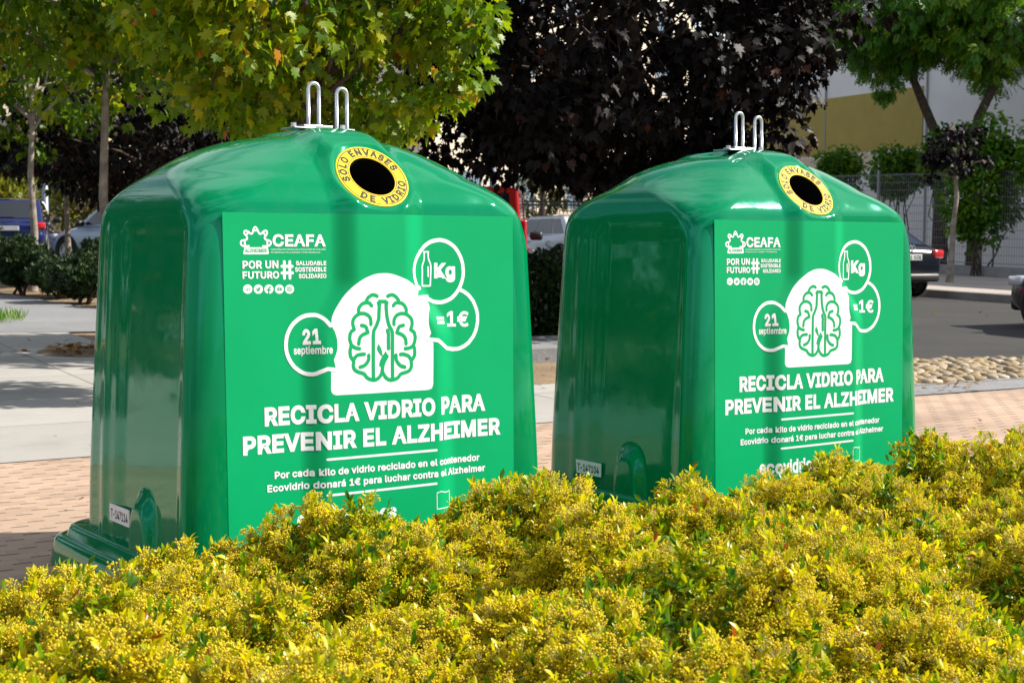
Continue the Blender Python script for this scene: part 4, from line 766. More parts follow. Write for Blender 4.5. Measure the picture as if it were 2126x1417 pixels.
for kd in range(15):
    sel = np.where(kind == kd)[0]
    if not len(sel): continue
    (tv, tf, tvv), tb, L = SPR[kd]
    mm = b3[sel] * size[sel, None, None]
    V, F = inst(tv, tf, mm, pos[sel])
    lV.append(V); lT.append(F[0] + lo); lQ.append(F[1] + lo); lo += len(V)
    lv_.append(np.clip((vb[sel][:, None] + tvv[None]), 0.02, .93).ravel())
    if len(tb):
        C = (np.einsum('kij,nj->kni', mm, tb) + pos[sel][:, None, :])
        near = np.ones(len(sel), bool)
        Cf = C.reshape(-1, 3); kb = len(Cf)
        V = (Cf[:, None, :] + ICO_V[None] * rng.uniform(.0021, .0032, kb)[:, None, None]).reshape(-1, 3)
        bV.append(V); bF.append((ICO_F[None] + (np.arange(kb) * 12)[:, None, None]).reshape(-1, 3) + bo); bo += len(V)
        vv = np.clip(np.repeat(rng.uniform(.1, .8, len(sel)), len(tb)) + rng.normal(0, .12, kb), 0, .9); vv[np.repeat(orange[sel], len(tb))] = 1.0
        bv_.append(np.repeat(vv, 12))
        # stalks: thin blades from the stem to the berries
        base = pos[sel] + mm[:, :, 2] * (L * .50)
        B = np.repeat(base, len(tb), axis=0); w = np.array([.0006, .0004, 0])
        sV.append(np.stack([B - w * .6, B + w * .6, Cf + w * .6, Cf - w * .6], axis=1).reshape(-1, 3)); sQ.append((np.array([[0, 1, 2, 3]])[None] + (np.arange(kb) * 4)[:, None, None]).reshape(-1, 4) + so); so += 4 * kb
hedge = empty('flowering_hedge', (float(HA[0] + 1.2), float(HA[1] - 1.0), 0), 0, 'low yellow green hedge with berry clusters across the whole foreground', 'hedge')
hl = np.array(hedge.location)
vv = np.concatenate(lv_)
dead = np.repeat(rng.uniform(0, 1, len(vv) // 8) < .012, 8); vv[dead] = 1.0
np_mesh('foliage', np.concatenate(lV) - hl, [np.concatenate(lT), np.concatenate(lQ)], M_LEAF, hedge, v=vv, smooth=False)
np_mesh('berries', np.concatenate(bV) - hl, [np.concatenate(bF)], M_BERRY, hedge, v=np.concatenate(bv_), smooth=True)
# woody stems from the soil to the lumps, plus berry stalks
tw_v, tw_f = [], []; o_ = 0
for i in rng.integers(0, len(u), 2600):
    p1 = pos[i]; p0 = np.array([p1[0] + rng.uniform(-.12, .12), p1[1] + rng.uniform(-.12, .12), .0]); pm = (p0 + p1) / 2 + rng.normal(0, .03, 3)
    Vt, Ft = tube_np([p0, pm, p1], [.005, .0035, .0018], 4); tw_v += [tuple(q) for q in Vt]; tw_f += [[a + o_ for a in f] for f in Ft]; o_ = len(tw_v)
np_mesh('stems', np.concatenate([np.array(tw_v)] + sV) - hl, [np.array(tw_f), np.concatenate(sQ) + len(tw_v)], M_STALK, hedge)
bed = [tuple(HA + a * HU + b * HV) for a, b in ((-4.2, -4.4), (7.8, -4.4), (7.8, V1 - .05), (-4.2, V1 - .05))]
sheet('planting_bed', bed, M_SOIL, .012)

# ------------------------------------------------------------------ trees and shrubs
def maple_template(fold=.12, curl=.25):
    half = [(0, -.02), (.10, .02), (.36, .0), (.30, .14), (.52, .30), (.33, .38), (.44, .62), (.27, .58), (.16, .55), (.13, .80), (.0, 1.0)]
    out = half + [(-x, y) for x, y in half[-2:0:-1]]
    V = [(0, .34, 0)] + [(x, y, 0) for x, y in out]
    V = np.array([(x, y - .0, fold * abs(x) - curl * (y - .3) ** 2 * (1 if y > .3 else .3)) for x, y, _ in V])
    n = len(out); F = np.array([(0, 1 + (i + 1) % n, 1 + i) for i in range(n)])
    return V, [F]
MAPLE = maple_template()
def pinnate_template():
    V, T, Q = [], [], []; o = 0
    for i in range(9):
        y = .18 + .2 * (i // 2) if i < 8 else .95; s = (-1) ** i
        d = np.array([[s * .9, .55, -.15]]) if i < 8 else np.array([[0, 1., -.2]])
        m = rot_basis(d, np.array([.2 * s]))[0]; t = lanceolate(.42, .15) @ m.T + np.array([0, y if i < 8 else .8, -.12 * y])
        V.append(t); T.append(LT + o); Q.append(LQ + o); o += 8
    return np.concatenate(V), [np.concatenate(T), np.concatenate(Q)]
PINNATE = pinnate_template()
OVAL = (lanceolate(1.0, .52, .12, .12), [LT, LQ])
TUFT_V, TUFT_F = [], [[], []]
for i in range(5):
    a = i * 1.257; d = np.array([[math.cos(a) * .7, math.sin(a) * .7, .75]])
    TUFT_V.append(lanceolate(1.0, .30) @ rot_basis(d, np.array([.3]))[0].T); TUFT_F[0].append(LT + 8 * i); TUFT_F[1].append(LQ + 8 * i)
TUFT = (np.concatenate(TUFT_V), [np.concatenate(TUFT_F[0]), np.concatenate(TUFT_F[1])])

M_MAPLE = leaf_mat('maple_leaf', [(0, (.04, .11, .002)), (.35, (.125, .245, .003)), (.7, (.28, .37, .004)), (.95, (.50, .43, .007)), (1, (.50, .20, .01))], rough=.45, transl=.52)
M_PURPLE = leaf_mat('purple_leaf', [(0, (.003, .002, .0022)), (.6, (.006, .004, .0042)), (.92, (.014, .008, .007)), (1, (.06, .018, .007))], rough=.55, transl=.06, spec=.22)
M_ASH = leaf_mat('ash_leaf', [(0, (.025, .11, .005)), (.5, (.085, .25, .008)), (1, (.26, .38, .010))], rough=.45, transl=.45)
M_DARKG = leaf_mat('dark_green_leaf', [(0, (.008, .028, .006)), (.6, (.02, .055, .010)), (1, (.05, .10, .012))], rough=.5, transl=.15)
M_CLIP = leaf_mat('conifer_leaf', [(0, (.008, .030, .008)), (.6, (.022, .060, .010)), (1, (.06, .10, .012))], rough=.6, transl=.15)
M_SUNNY = leaf_mat('yellow_green_leaf', [(0, (.08, .13, .01)), (.6, (.20, .22, .015)), (1, (.36, .26, .02))], rough=.5, transl=.4)
M_BARK = mat('bark', (.26, .22, .18), rough=.9, noise=(9, .45), bump=(40, .8))
M_BARKD = mat('dark_bark', (.075, .050, .038), rough=.9, noise=(9, .4), bump=(40, .8))

def leaf_cloud(centers, radii, per, size, templ, droop=.5, vbase=.45, vjit=.18, squash=.7, out_bias=.6):
    k = len(centers) * per
    c = np.repeat(centers, per, axis=0); r = np.repeat(radii, per)
    d = unit(k); rad = rng.uniform(0, 1, k) ** .45
    p = c + d * (r * rad)[:, None] * np.array([1, 1, squash])
    tip = d * out_bias + unit(k) * .55 + np.array([0, 0, -droop])
    B = rot_basis(tip, rng.uniform(-1.1, 1.1, k))
    s = rng.uniform(.65, 1.15, k) * size
    V, F = inst(templ[0], templ[1], B * s[:, None, None], p)
    cv = np.repeat(rng.normal(vbase, vjit * .7, len(centers)), per)
    vv = np.clip(cv + rng.normal(0, vjit, k), 0, .95); vv[rng.uniform(0, 1, k) < .02] = 1.0
    return V, F, np.repeat(vv, len(templ[0]))

def branch(p0, p1, r0, r1, n=6, wob=.08, sag=.0):
    p0, p1 = np.array(p0, float), np.array(p1, float); L = np.linalg.norm(p1 - p0)
    pts = []
    for i in range(n + 1):
        t = i / n; q = p0 + (p1 - p0) * t + rng.normal(0, wob * L * .25, 3) * math.sin(math.pi * t); q[2] += sag * L * math.sin(math.pi * t)
        pts.append(q)
    return pts, [r0 + (r1 - r0) * i / n for i in range(n + 1)]

def make_tree(name, label, group, base, trunk_path, trunk_r, crown_c, crown_r, nclump, per, leaf, templ, m, bark, clump_r=(.3, .5), droop=.5, vbase=.45, extra=(), limbs=12, cull=None, vjit=.18, shell=.55):
    """base: world point; trunk_path: points relative to the base; crown centre and radii relative to the base"""
    root = empty(name, base, 0, label, 'tree', group)
    cc, cr = np.array(crown_c), np.array(crown_r)
    d = unit(nclump); rad = rng.uniform(shell, 1, nclump)[:, None] ** .6
    C = cc + d * rad * cr * (1 + .14 * np.sin(5 * d[:, [1]] + 3 * d[:, [0]]))
    rr = rng.uniform(*clump_r, nclump)
    if len(extra):
        ex = np.array(extra); C = np.concatenate([C, ex[:, :3]]); rr = np.concatenate([rr, ex[:, 3]])
    if cull is not None:
        k = cull(C); C, rr = C[k], rr[k]
    tv, tf = [], []; o = 0
    def add(path, rads, n=8):
        nonlocal o
        a, b = tube_np(path, rads, n); tv.extend([tuple(q) for q in a]); tf.extend([[i + o for i in f] for f in b]); o += len(a)
    tp = [np.array(p, float) for p in trunk_path]
    nT = len(tp); add(tp, [trunk_r * (1.25 if i == 0 else 1 - .6 * i / (nT - 1)) for i in range(nT)], 10)
    top = tp[-1]
    idx = rng.permutation(len(C))[:limbs * 4]
    mains = []
    for j, i in enumerate(idx):
        if j < limbs:
            t = rng.uniform(.45, 1.0); k = min(int(t * (nT - 1)), nT - 2); f = t * (nT - 1) - k
            s = tp[k] * (1 - f) + tp[k + 1] * f
            s[2] = max(s[2], min(top[2], cc[2] - cr[2] * .95))
            pth, rd = branch(s, C[i], trunk_r * .42, trunk_r * .10, 6, .10, .06); add(pth, rd, 6); mains.append(pth)
        elif mains:
            mp = mains[int(rng.integers(0, len(mains)))]; s = mp[int(rng.integers(2, 5))]
            pth, rd = branch(s, C[i], trunk_r * .16, trunk_r * .05, 4, .1); add(pth, rd, 5)
    np_mesh('trunk', np.array(tv), np.array(tf), bark, root, smooth=True)
    V, F, vv = leaf_cloud(C, rr, per, leaf, templ, droop, vbase, vjit)
    np_mesh('crown', V, F, m, root, v=vv)
    return root
def wob(h, n=6, a=.03, lean=(0, 0)):
    return [(lean[0] * i / n + rng.normal(0, a) * (i > 0), lean[1] * i / n + rng.normal(0, a) * (i > 0), h * i / n) for i in range(n + 1)]
def gp(x, y, dz=0.0): return (x, y, G(x, y) + dz)

# green maples on the left
make_tree('maple_tree', 'slim green maple whose bare grey trunk stands left of the nearer container', 'green maples', gp(-4.2, 15.5), [(0, 0, 0), (.02, 0, .8), (-.03, .0, 1.6), (.0, 0, 2.4), (.04, 0, 3.2), (.0, .0, 4.2)], .060,
          (-.15, .1, 4.55), (2.4, 1.8, 1.85), 250, 60, .118, MAPLE, M_MAPLE, M_BARK, (.28, .46), droop=.75, vbase=.46)
make_tree('maple_tree', 'broad green and yellow maple spreading above the nearer container', 'green maples', gp(-1.65, 11.9), [(0, 0, 0), (.03, 0, .9), (-.03, 0, 1.8), (.02, 0, 2.6), (.0, 0, 3.6), (.02, 0, 4.6)], .075,
          (-.05, .1, 3.70), (1.42, 1.4, 1.70), 235, 60, .112, MAPLE, M_MAPLE, M_BARKD, (.24, .38), droop=.75, vbase=.50,
          extra=[(1.2, -.2, 2.75, .30), (1.3, -.3, 2.5, .20), (1.1, -.2, 2.35, .22), (.9, -.3, 2.2, .25), (1.4, -.3, 2.9, .22), (.55, -.3, 2.1, .28), (-.9, -.2, 2.3, .3), (-.3, -.3, 2.15, .28)])
make_tree('maple_tree', 'yellowish maple at the left edge behind the blue car', 'green maples', gp(-8.35, 26), [(0, 0, 0), (.05, 0, 1.0), (.0, 0, 2.0), (.05, 0, 3.0), (0, 0, 4.2)], .075,
          (-.6, .2, 4.9), (2.4, 2.0, 2.3), 160, 46, .15, MAPLE, M_MAPLE, M_BARK, (.3, .5), droop=.7, vbase=.38)
make_tree('street_tree', 'small dark street tree with a thin trunk between the two blue cars', 'dark street trees', gp(-9.5, 32), wob(3.0, 5, .02), .07,
          (0, 0, 3.6), (2.9, 1.5, 1.6), 110, 40, .17, MAPLE, M_DARKG, M_BARK, (.4, .6), vbase=.5)
# purple maples
make_tree('purple_maple', 'big dark purple maple behind and between the two containers', 'purple maples', gp(1.34, 16.5), wob(4.4, 6, .03), .10,
          (-.1, 0, 3.75), (2.25, 1.9, 2.0), 320, 60, .135, MAPLE, M_PURPLE, M_BARKD, (.30, .48), droop=.8, vbase=.45,
          extra=[(-1.75, .0, 2.5, .4), (-1.5, -.3, 2.1, .35), (-.9, -.5, 1.95, .35), (-.3, -.6, 1.85, .3), (1.6, -.2, 2.35, .35), (1.75, -.2, 2.75, .35), (1.85, 0, 3.2, .4), (.6, -.5, 1.95, .3), (-2.0, 0, 3.1, .4), (-1.9, 0, 3.6, .45), (-2.2, .3, 2.6, .45), (-2.1, .4, 2.2, .4), (-1.6, .3, 2.0, .35), (-2.4, .5, 2.9, .45), (-1.9, .2, 2.9, .4), (-2.5, .2, 2.4, .4), (-2.6, .3, 2.9, .45), (-2.3, .4, 1.95, .35), (-2.7, .4, 3.4, .5), (-2.1, .6, 2.6, .5), (-1.7, .7, 2.3, .45), (-1.3, .6, 2.0, .4), (-.8, .5, 1.95, .4), (-.2, .6, 1.95, .4), (.4, .5, 2.0, .4), (-2.3, .8, 2.1, .45), (-2.7, .8, 2.6, .5), (-1.5, 1.0, 2.4, .5), (-.6, 1.0, 2.3, .5), (1.2, -.3, 2.1, .35)])
make_tree('purple_maple', 'dark maple with a double trunk by the far railing above the white car', 'purple maples', (1.05, 50, G(1, 50) + .15), wob(4.2, 6, .04), .11,
          (0, 0, 5.1), (3.0, 2.4, 2.0), 110, 44, .22, MAPLE, M_PURPLE, M_BARKD, (.6, .9), droop=.8)
make_tree('purple_maple', 'slim purple maple with pale trunk on the pavement beside the black car', 'purple maples', (9.72, 33.2, G(9.7, 33.2) + .15), [(0, 0, 0), (.03, 0, .5), (.05, 0, 1.2), (.12, 0, 1.9), (.05, 0, 2.8), (0, 0, 3.5)], .075,
          (.05, 0, 2.85), (.62, .5, .55), 22, 36, .13, MAPLE, M_PURPLE, M_BARK, (.18, .30), droop=.8, extra=[(-.5, 0, 2.35, .2), (.5, 0, 3.35, .2), (.75, .1, 2.7, .2)])
make_tree('purple_maple', 'dark purple maple in the gap between the green maple trunk and the nearer container', 'purple maples', gp(-6.9, 29), wob(3.6, 6, .03), .09,
          (-.1, 0, 3.9), (3.6, 2.0, 2.4), 210, 46, .17, MAPLE, M_PURPLE, M_BARKD, (.4, .65), droop=.8)
# ash trees behind the mesh fence
make_tree('ash_tree', 'green ash with forked crooked trunk at the right edge behind the fence', 'ash trees behind the fence', (12.95, 42, G(13, 42)), [(0, 0, 0), (.02, 0, 1.4), (-.05, 0, 2.8), (-.02, 0, 4.0), (.05, 0, 4.5), (.35, 0, 5.1), (.72, 0, 5.9), (.95, 0, 6.9)], .20,
          (1.0, -.3, 7.9), (2.7, 2.0, 2.3), 110, 44, .34, PINNATE, M_ASH, M_BARKD, (.5, .8), droop=.8, vbase=.58,
          extra=[(.2, 0, 5.9, .35), (-.4, 0, 6.2, .45), (1.3, 0, 6.4, .4)])
make_tree('ash_tree', 'dark green ash leaning left over the khaki wall panel', 'ash trees behind the fence', (12.25, 43, G(12.2, 43)), [(0, 0, 0), (0, 0, 1.6), (.0, 0, 3.2), (-.15, 0, 4.1), (-.55, 0, 5.0), (-.85, 0, 5.7), (-.8, 0, 6.6), (-.9, 0, 7.4)], .19,
          (-1.5, -.2, 7.9), (2.4, 2.0, 1.9), 120, 44, .34, PINNATE, M_ASH, M_BARKD, (.45, .75), droop=.8, vbase=.42,
          extra=[(-2.6, 0, 6.3, .5), (-2.0, 0, 5.9, .4), (-3.1, 0, 6.9, .5), (-1.1, 0, 6.1, .4), (-1.6, 0, 5.3, .22)])

# unseen trees added farther left to darken what the side walls mirror
for x, y, nc in ((-9.5, 9.0, 110), (-12.5, 12.5, 110), (-9.0, 14.5, 90), (-15.0, 7.5, 110), (-17, 16, 110)):
    make_tree('purple_maple', 'unseen dark purple maple added left of view to darken the container reflections', 'unseen purple maples added on the left', gp(x, y), wob(4.0, 6, .03), .09,
              (0, 0, 3.1), (2.2, 2.0, 2.6), nc, 44, .17, MAPLE, M_PURPLE, M_BARKD, (.45, .7), droop=.8)

def make_shrub(name, label, cat, group, base, size, nclump, per, leaf, templ, m, clump_r, droop=-.5, vbase=.5, stem=.03, nstem=5, z0=.12, boxy=False):
    root = empty(name, base, 0, label, cat, group)
    s = np.array(size)
    if boxy:
        C = rng.uniform(-1, 1, (nclump, 3)); k = np.argmax(np.abs(C), axis=1); mk = rng.uniform(0, 1, nclump) < .8
        C[np.arange(nclump)[mk], k[mk]] = np.sign(C[np.arange(nclump)[mk], k[mk]])
    else:
        d = unit(nclump); C = d * (rng.uniform(.35, 1, nclump)[:, None] ** .5)
    C = C * s * .5 * .9 + np.array([0, 0, s[2] / 2 + z0])
    V, F, vv = leaf_cloud(C, rng.uniform(*clump_r, nclump), per, leaf, templ, droop, vbase, .2, squash=.85)
    np_mesh('foliage', V, F, m, root, v=vv)
    tv, tf = [], []; o = 0
    for i in range(nstem):
        e = C[int(rng.integers(0, nclump))]; p0 = np.array([rng.normal(0, .06) * s[0], rng.normal(0, .06) * s[1], -.05])
        if boxy: p0[0] = e[0] + rng.normal(0, .05)
        pth, rd = branch(p0, e, stem, stem * .3, 5, .12); a, b = tube_np(pth, rd, 6)
        if boxy: np_mesh('stem', np.array([tuple(q) for q in a]), np.array(b), M_BARKD, root, smooth=True); continue
        tv.extend([tuple(q) for q in a]); tf.extend([[j + o for j in f] for f in b]); o += len(a)
    if tv: np_mesh('stems', np.array(tv), np.array(tf), M_BARKD, root, smooth=True)
    return root
SG = 'clipped shrubs on the left'
for x, y, s, lab in [(-8.25, 25.0, (1.15, 1.0, .82), 'clipped dark shrub cut by the left edge of the photo'), (-7.35, 24.2, (.95, .9, .52), 'round clipped shrub below the maple trunk by the blue car'),
                     (-6.65, 23.1, (.95, .9, .58), 'round clipped shrub with bare stem, nearest the grey path'), (-6.75, 25.0, (1.25, 1.0, .85), 'taller clipped shrub in front of the pale blue car'),
                     (-5.75, 22.4, (.7, .8, .36), 'low clipped shrub half hidden by the nearer container'), (-9.4, 26.0, (1.2, 1.0, 1.2), 'clipped shrub beyond the left edge of the row')]:
    make_shrub('clipped_shrub', lab, 'shrub', SG, gp(x, y), s, 90, 60, .075, TUFT, M_CLIP, (.12, .2))
make_shrub('bay_hedge', 'tall dark green hedge in the gap between the two containers', 'hedge', None, (1.35, 17.4, G(1.3, 17.4)), (3.6, 1.1, .92), 460, 75, .085, OVAL, M_DARKG, (.14, .24), droop=-.4, boxy=True, nstem=16, z0=.0)
FG = 'climbing shrubs along the fence'
for x, y, s, z0, lab, mm, nc in [(9.9, 45.5, (1.5, .8, 1.7), 2.0, 'climbing shrub on the fence just right of the farther container', M_ASH, 76), (11.1, 43.4, (1.5, .8, 1.6), 2.1, 'climbing shrub below the khaki panel, its stems bare', M_ASH, 76),
                             (12.1, 41.6, (1.4, .8, 2.0), 2.2, 'climbing shrub under the leaning ash trunk', M_ASH, 84), (12.2, 39.0, (2.3, .9, 3.9), .6, 'tall leafy climber covering the fence above the louvred grate', M_ASH, 170), (13.5, 38.0, (1.4, .8, 2.2), 2.0, 'climbing shrub on the fence at the right edge', M_ASH, 80),
                             (1.0, 58.0, (2.4, .8, 2.6), .9, 'loose climber on the far fence above the white car', M_SUNNY, 46), (3.2, 57.0, (2.2, .8, 2.8), .9, 'dark climber on the far fence beside the farther container', M_DARKG, 46)]:
    make_shrub('climbing_shrub', lab, 'shrub', FG, (x, y, G(x, y) + .1), s, nc, 40, .16, OVAL, mm, (.22, .36), droop=.3, nstem=9, stem=.028, z0=z0)
for x, y, s, lab in [(-11.6, 41, (2.6, 1.6, 2.6), 'sunlit yellow green bush behind the two blue cars'), (-8.6, 43, (3.2, 1.6, 2.4), 'yellow green bush behind the pale blue car'), (-15.5, 46, (2.4, 1.5, 2.2), 'autumn coloured bush at the foot of the beige house')]:
    make_shrub('wild_bush', lab, 'shrub', 'bushes behind the left cars', gp(x, y), s, 70, 40, .2, OVAL, M_SUNNY, (.4, .6))

# grass at the edge of the path, dry leaves in the tree pit
gx = rng.uniform(-8.6, -6.35, 2600); gy = rng.uniform(18.6, 20.2, 2600)
kk = (gx < -6.35 - .25 * np.abs(gy - 19.3)); gx, gy = gx[kk], gy[kk]
P = np.array([(a, b, G(a, b)) for a, b in zip(gx, gy)])
d = np.c_[rng.normal(0, .35, (len(P), 2)), np.ones(len(P))]
V, F = inst(lanceolate(1.0, .06), [LT, LQ], rot_basis(d, rng.uniform(0, 6, len(P))) * rng.uniform(.06, .17, len(P))[:, None, None], P)
g = np_mesh('grass', V, F, M_ASH, v=np.repeat(rng.uniform(.3, 1, len(P)), 8)); g['kind'] = 'stuff'
def disc(name, x, y, rx, ry, m, dz, kind):
    return sheet(name, [(x + rx * math.cos(a), y + ry * math.sin(a)) for a in np.linspace(0, 2 * math.pi, 28, endpoint=False)], m, dz, kind)
disc('tree_pit', -4.3, 15.5, .62, .62, M_SOIL, .010, 'structure')
M_DRY = leaf_mat('dry_leaf', [(0, (.16, .08, .03)), (.5, (.30, .15, .05)), (1, (.42, .26, .08))], rough=.7, transl=.2)
def litter(cx, cy, r, n, size=.10):
    a = rng.uniform(0, 6.28, n); q = r * np.sqrt(rng.uniform(0, 1, n)); x, y = cx + q * np.cos(a), cy + q * np.sin(a)
    P = np.array([(i, j, G(i, j) + .03 + rng.uniform(0, .04)) for i, j in zip(x, y)])
    return P, rot_basis(np.c_[rng.normal(0, 1, (n, 2)), rng.normal(0, .25, n)], rng.normal(0, .4, n)) * (rng.uniform(.6, 1.1, n) * size)[:, None, None]
Pa, Ma = zip(litter(-4.0, 10.5, 3.0, 26, .06), litter(-2.6, 7.6, .9, 8, .05), litter(2.6, 10.2, 1.6, 16, .05), litter(7.0, 20.0, 5.0, 40, .07), litter(-4.45, 15.4, .42, 70), litter(-5.2, 15.2, 1.6, 14), litter(.3, 13.6, 1.2, 60, .07), litter(3.55, 12.65, .5, 30, .06), litter(9.6, 29.4, 1.5, 14, .08), litter(-2.5, 11, 2.2, 8, .07))
V, F = inst(MAPLE[0], MAPLE[1], np.concatenate(Ma), np.concatenate(Pa))
g = np_mesh('fallen_leaves', V, F, M_DRY, v=np.repeat(rng.uniform(0, 1, len(V) // len(MAPLE[0])), len(MAPLE[0]))); g['kind'] = 'stuff'

# ------------------------------------------------------------------ buildings
M_WALLW = mat('white_render', (.80, .80, .82), rough=.9, noise=(.7, .06), bump=(30, .2))
M_KHAKI = mat('khaki_panel', (.40, .32, .085), rough=.85, noise=(1.2, .07))
M_CREAM = mat('cream_render', (.66, .58, .46), rough=.9, noise=(.8, .06))
M_BEIGE = mat('beige_render', (.50, .38, .24), rough=.9, noise=(.8, .1))
M_GLASS = mat('window_glass', (.10, .16, .22), rough=.06, spec=.9, coat=.5)
M_FRAME = mat('window_frame', (.35, .35, .36), rough=.5)
M_SEAM = mat('seam_grey', (.30, .30, .31), rough=.8)
M_ROOF = mat('roof_edge', (.40, .38, .36), rough=.8)
def building(name, label, origin, ang, length, depth, height, wallm, wins=(), base=-.3, roof=True, cat='building'):
    """front wall along local x from the origin, body behind it along local +y"""
    root = empty(name, origin, ang, label, cat)
    bm = bmesh.new(); add_box(bm, (length / 2, depth / 2, (height + base) / 2), (length, depth, height - base)); bm_obj('wall', bm, wallm, root)
    if roof:
        bm = bmesh.new(); add_box(bm, (length / 2, depth / 2, height + .15), (length + .5, depth + .5, .3), bevel=.03); bm_obj('roof', bm, M_ROOF, root)
    for x, z, w, h in wins:
        bm = bmesh.new()
        for cx, cz, sx, sz in ((x, z + h / 2 + .05, w + .2, .1), (x, z - h / 2 - .05, w + .2, .1), (x - w / 2 - .05, z, .1, h), (x + w / 2 + .05, z, .1, h), (x, z, .06, h)):
            add_box(bm, (cx, -.03, cz), (sx, .09, sz))
        fr = bm_obj('window', bm, M_FRAME, root)
        bm = bmesh.new(); add_box(bm, (x, .0, z), (w, .03, h)); bm_obj('pane', bm, M_GLASS, fr)
    return root
KA = math.atan2(-.894, .447)     # street direction coming towards the camera
ox, oy = st(29, 15)
b = building('apartment_building', 'white apartment block with khaki wall panel behind the mesh fence', (ox, oy, G(ox, oy)), KA, 66, 12, 11, M_WALLW,
             [(29 - 14.0, 6.9, 2.6, 1.7), (29 - 4.5, 6.9, 2.6, 1.7), (29 - 14.0, 10.2, 2.6, 1.7), (29 - 22.0, 10.2, 2.6, 1.7), (29 - 4.5, 10.2, 2.6, 1.7), ])
gz = G(ox, oy)
bm = bmesh.new(); add_box(bm, (29 - 23.4, -.02, 5.65 - gz), (11.2, .06, 2.05)); bm_obj('khaki_panel', bm, M_KHAKI, b)
bm = bmesh.new()
for x in (29 - 17.6, 29 - 23.0): add_box(bm, (x, -.03, 5.45), (.05, .08, 10.9))
bm_obj('wall_seam', bm, M_SEAM, b)
bm = bmesh.new()
for z in (3.1, 7.6): add_box(bm, (33, -.012, z), (66, .03, .035))
bm_obj('wall_joint', bm, M_SEAM, b)
bm = bmesh.new(); add_tube(bm, [(29 - 11.2, -.1, 0), (29 - 11.2, -.1, 10.8)], .055, 10); bm_obj('downpipe', bm, M_FRAME, b, smooth=True)
bm = bmesh.new(); add_box(bm, (29 - 23.4, -.04, 4.28 - gz), (11.2, .12, .5)); bm_obj('wall_band', bm, M_CREAM, b)
CA = math.atan2(.35, .94)
building('cream_building', 'sunlit cream building far behind the purple maples', (-4, 70, G(-3, 70)), CA + .5, 22, 10, 15, M_CREAM,
         [(x, z, 1.4, 1.6) for z in (2.6, 6, 9.2, 12.4) for x in (3, 7, 11, 15, 19)])
building('terrace_block', 'tall cream block seen through the leaves of the green maples', (-28, 72, G(-20, 72)), .6, 21, 12, 23, M_CREAM,
         [(x, z, 1.5, 1.6) for z in (3, 6.2, 9.4, 12.6, 15.8, 19) for x in (2.5, 6.5, 10.5, 14.5, 18.5)])
building('beige_house', 'low beige house behind the dark blue car on the left', (-26, 52, G(-20, 52)), .1, 11.5, 7, 3.9, M_BEIGE, [(x, 1.7, 1.1, 1.3) for x in (2.5, 6, 9.5)])

# ------------------------------------------------------------------ fence along the far pavement
M_WIRE = mat('fence_wire', (.30, .30, .32), rough=.5, metal=.3)
M_RUST = mat('rusty_post', (.20, .105, .055), rough=.8, noise=(8, .3))
M_PLINTH = mat('fence_plinth', (.30, .29, .28), rough=.9, noise=(3, .15))
M_LOUV = mat('louvre_brass', (.27, .22, .12), rough=.6)
f0 = st(-8, 8.2); f1 = st(36, 8.2)
fr = empty('mesh_fence', (f1[0], f1[1], 0), KA, 'grey wire mesh fence on a low concrete plinth along the far pavement', 'fence')
LEN = 44.0
def fz(x):   # ground under the fence, local x from the far end
    s = 36 - x; p = st(s, 8.2); return G(*p) + .15
for i in range(11):
    x0, x1 = i * 4.0, i * 4.0 + 4.0; z0, z1 = fz(x0), fz(x1)
    bm = bmesh.new()
    V = [(x0, -.13, z0 - .3), (x1, -.13, z1 - .3), (x1, .13, z1 - .3), (x0, .13, z0 - .3), (x0, -.13, z0 + .26), (x1, -.13, z1 + .26), (x1, .13, z1 + .26), (x0, .13, z0 + .26)]
    bv = [bm.verts.new(p) for p in V]
    for f in ((0, 1, 5, 4), (1, 2, 6, 5), (2, 3, 7, 6), (3, 0, 4, 7), (4, 5, 6, 7)): bm.faces.new([bv[j] for j in f])
    bm_obj('plinth', bm, M_PLINTH, fr)
    bm = bmesh.new()
    def wire(a, b_, r):
        add_tube(bm, [a, b_], r, 4, cap=False)
    for k in range(1, 45): x = x0 + k * 4 / 45; zz = z0 + (z1 - z0) * k / 45; wire((x, 0, zz + .3), (x, 0, zz + 2.75), .0042)
    for k in range(12): wire((x0, .01, z0 + .34 + k * .215), (x1, .01, z1 + .34 + k * .215), .0060 if k not in (0, 7, 11) else .010)
    bm_obj('wire_panel', bm, M_WIRE, fr)
    bm = bmesh.new(); add_box(bm, (x0, 0, z0 + 1.5), (.07, .07, 2.7), bevel=.01); bm_obj('post', bm, M_WIRE, fr)
# rusty double post and louvred grate by the pavement tree
xg = 36 - 4.3
gp_ = empty('rusty_gate_post', (*st(36 - xg + .35, 8.05), 0), KA, 'pair of rusty brown posts in the fence behind the slim purple maple', 'post')
z = fz(xg)
for dx in (-.12, .22):
    bm = bmesh.new(); add_box(bm, (dx, 0, z + 1.45), (.13, .10, 2.9), bevel=.01); bm_obj('post', bm, M_RUST, gp_)
lv = empty('louvred_grate', (*st(36 - xg - .25, 8.0), 0), KA, 'low brass coloured louvred grate at the foot of the fence', 'grate')
bm = bmesh.new()
for k in range(9): add_box(bm, (1.0, 0, z + .34 + k * .09), (1.9, .05, .045))
bm_obj('slats', bm, M_LOUV, lv)
bm = bmesh.new(); add_box(bm, (.03, 0, z + .7), (.06, .08, .9)); add_box(bm, (1.97, 0, z + .7), (.06, .08, .9)); bm_obj('frame', bm, M_LOUV, lv)
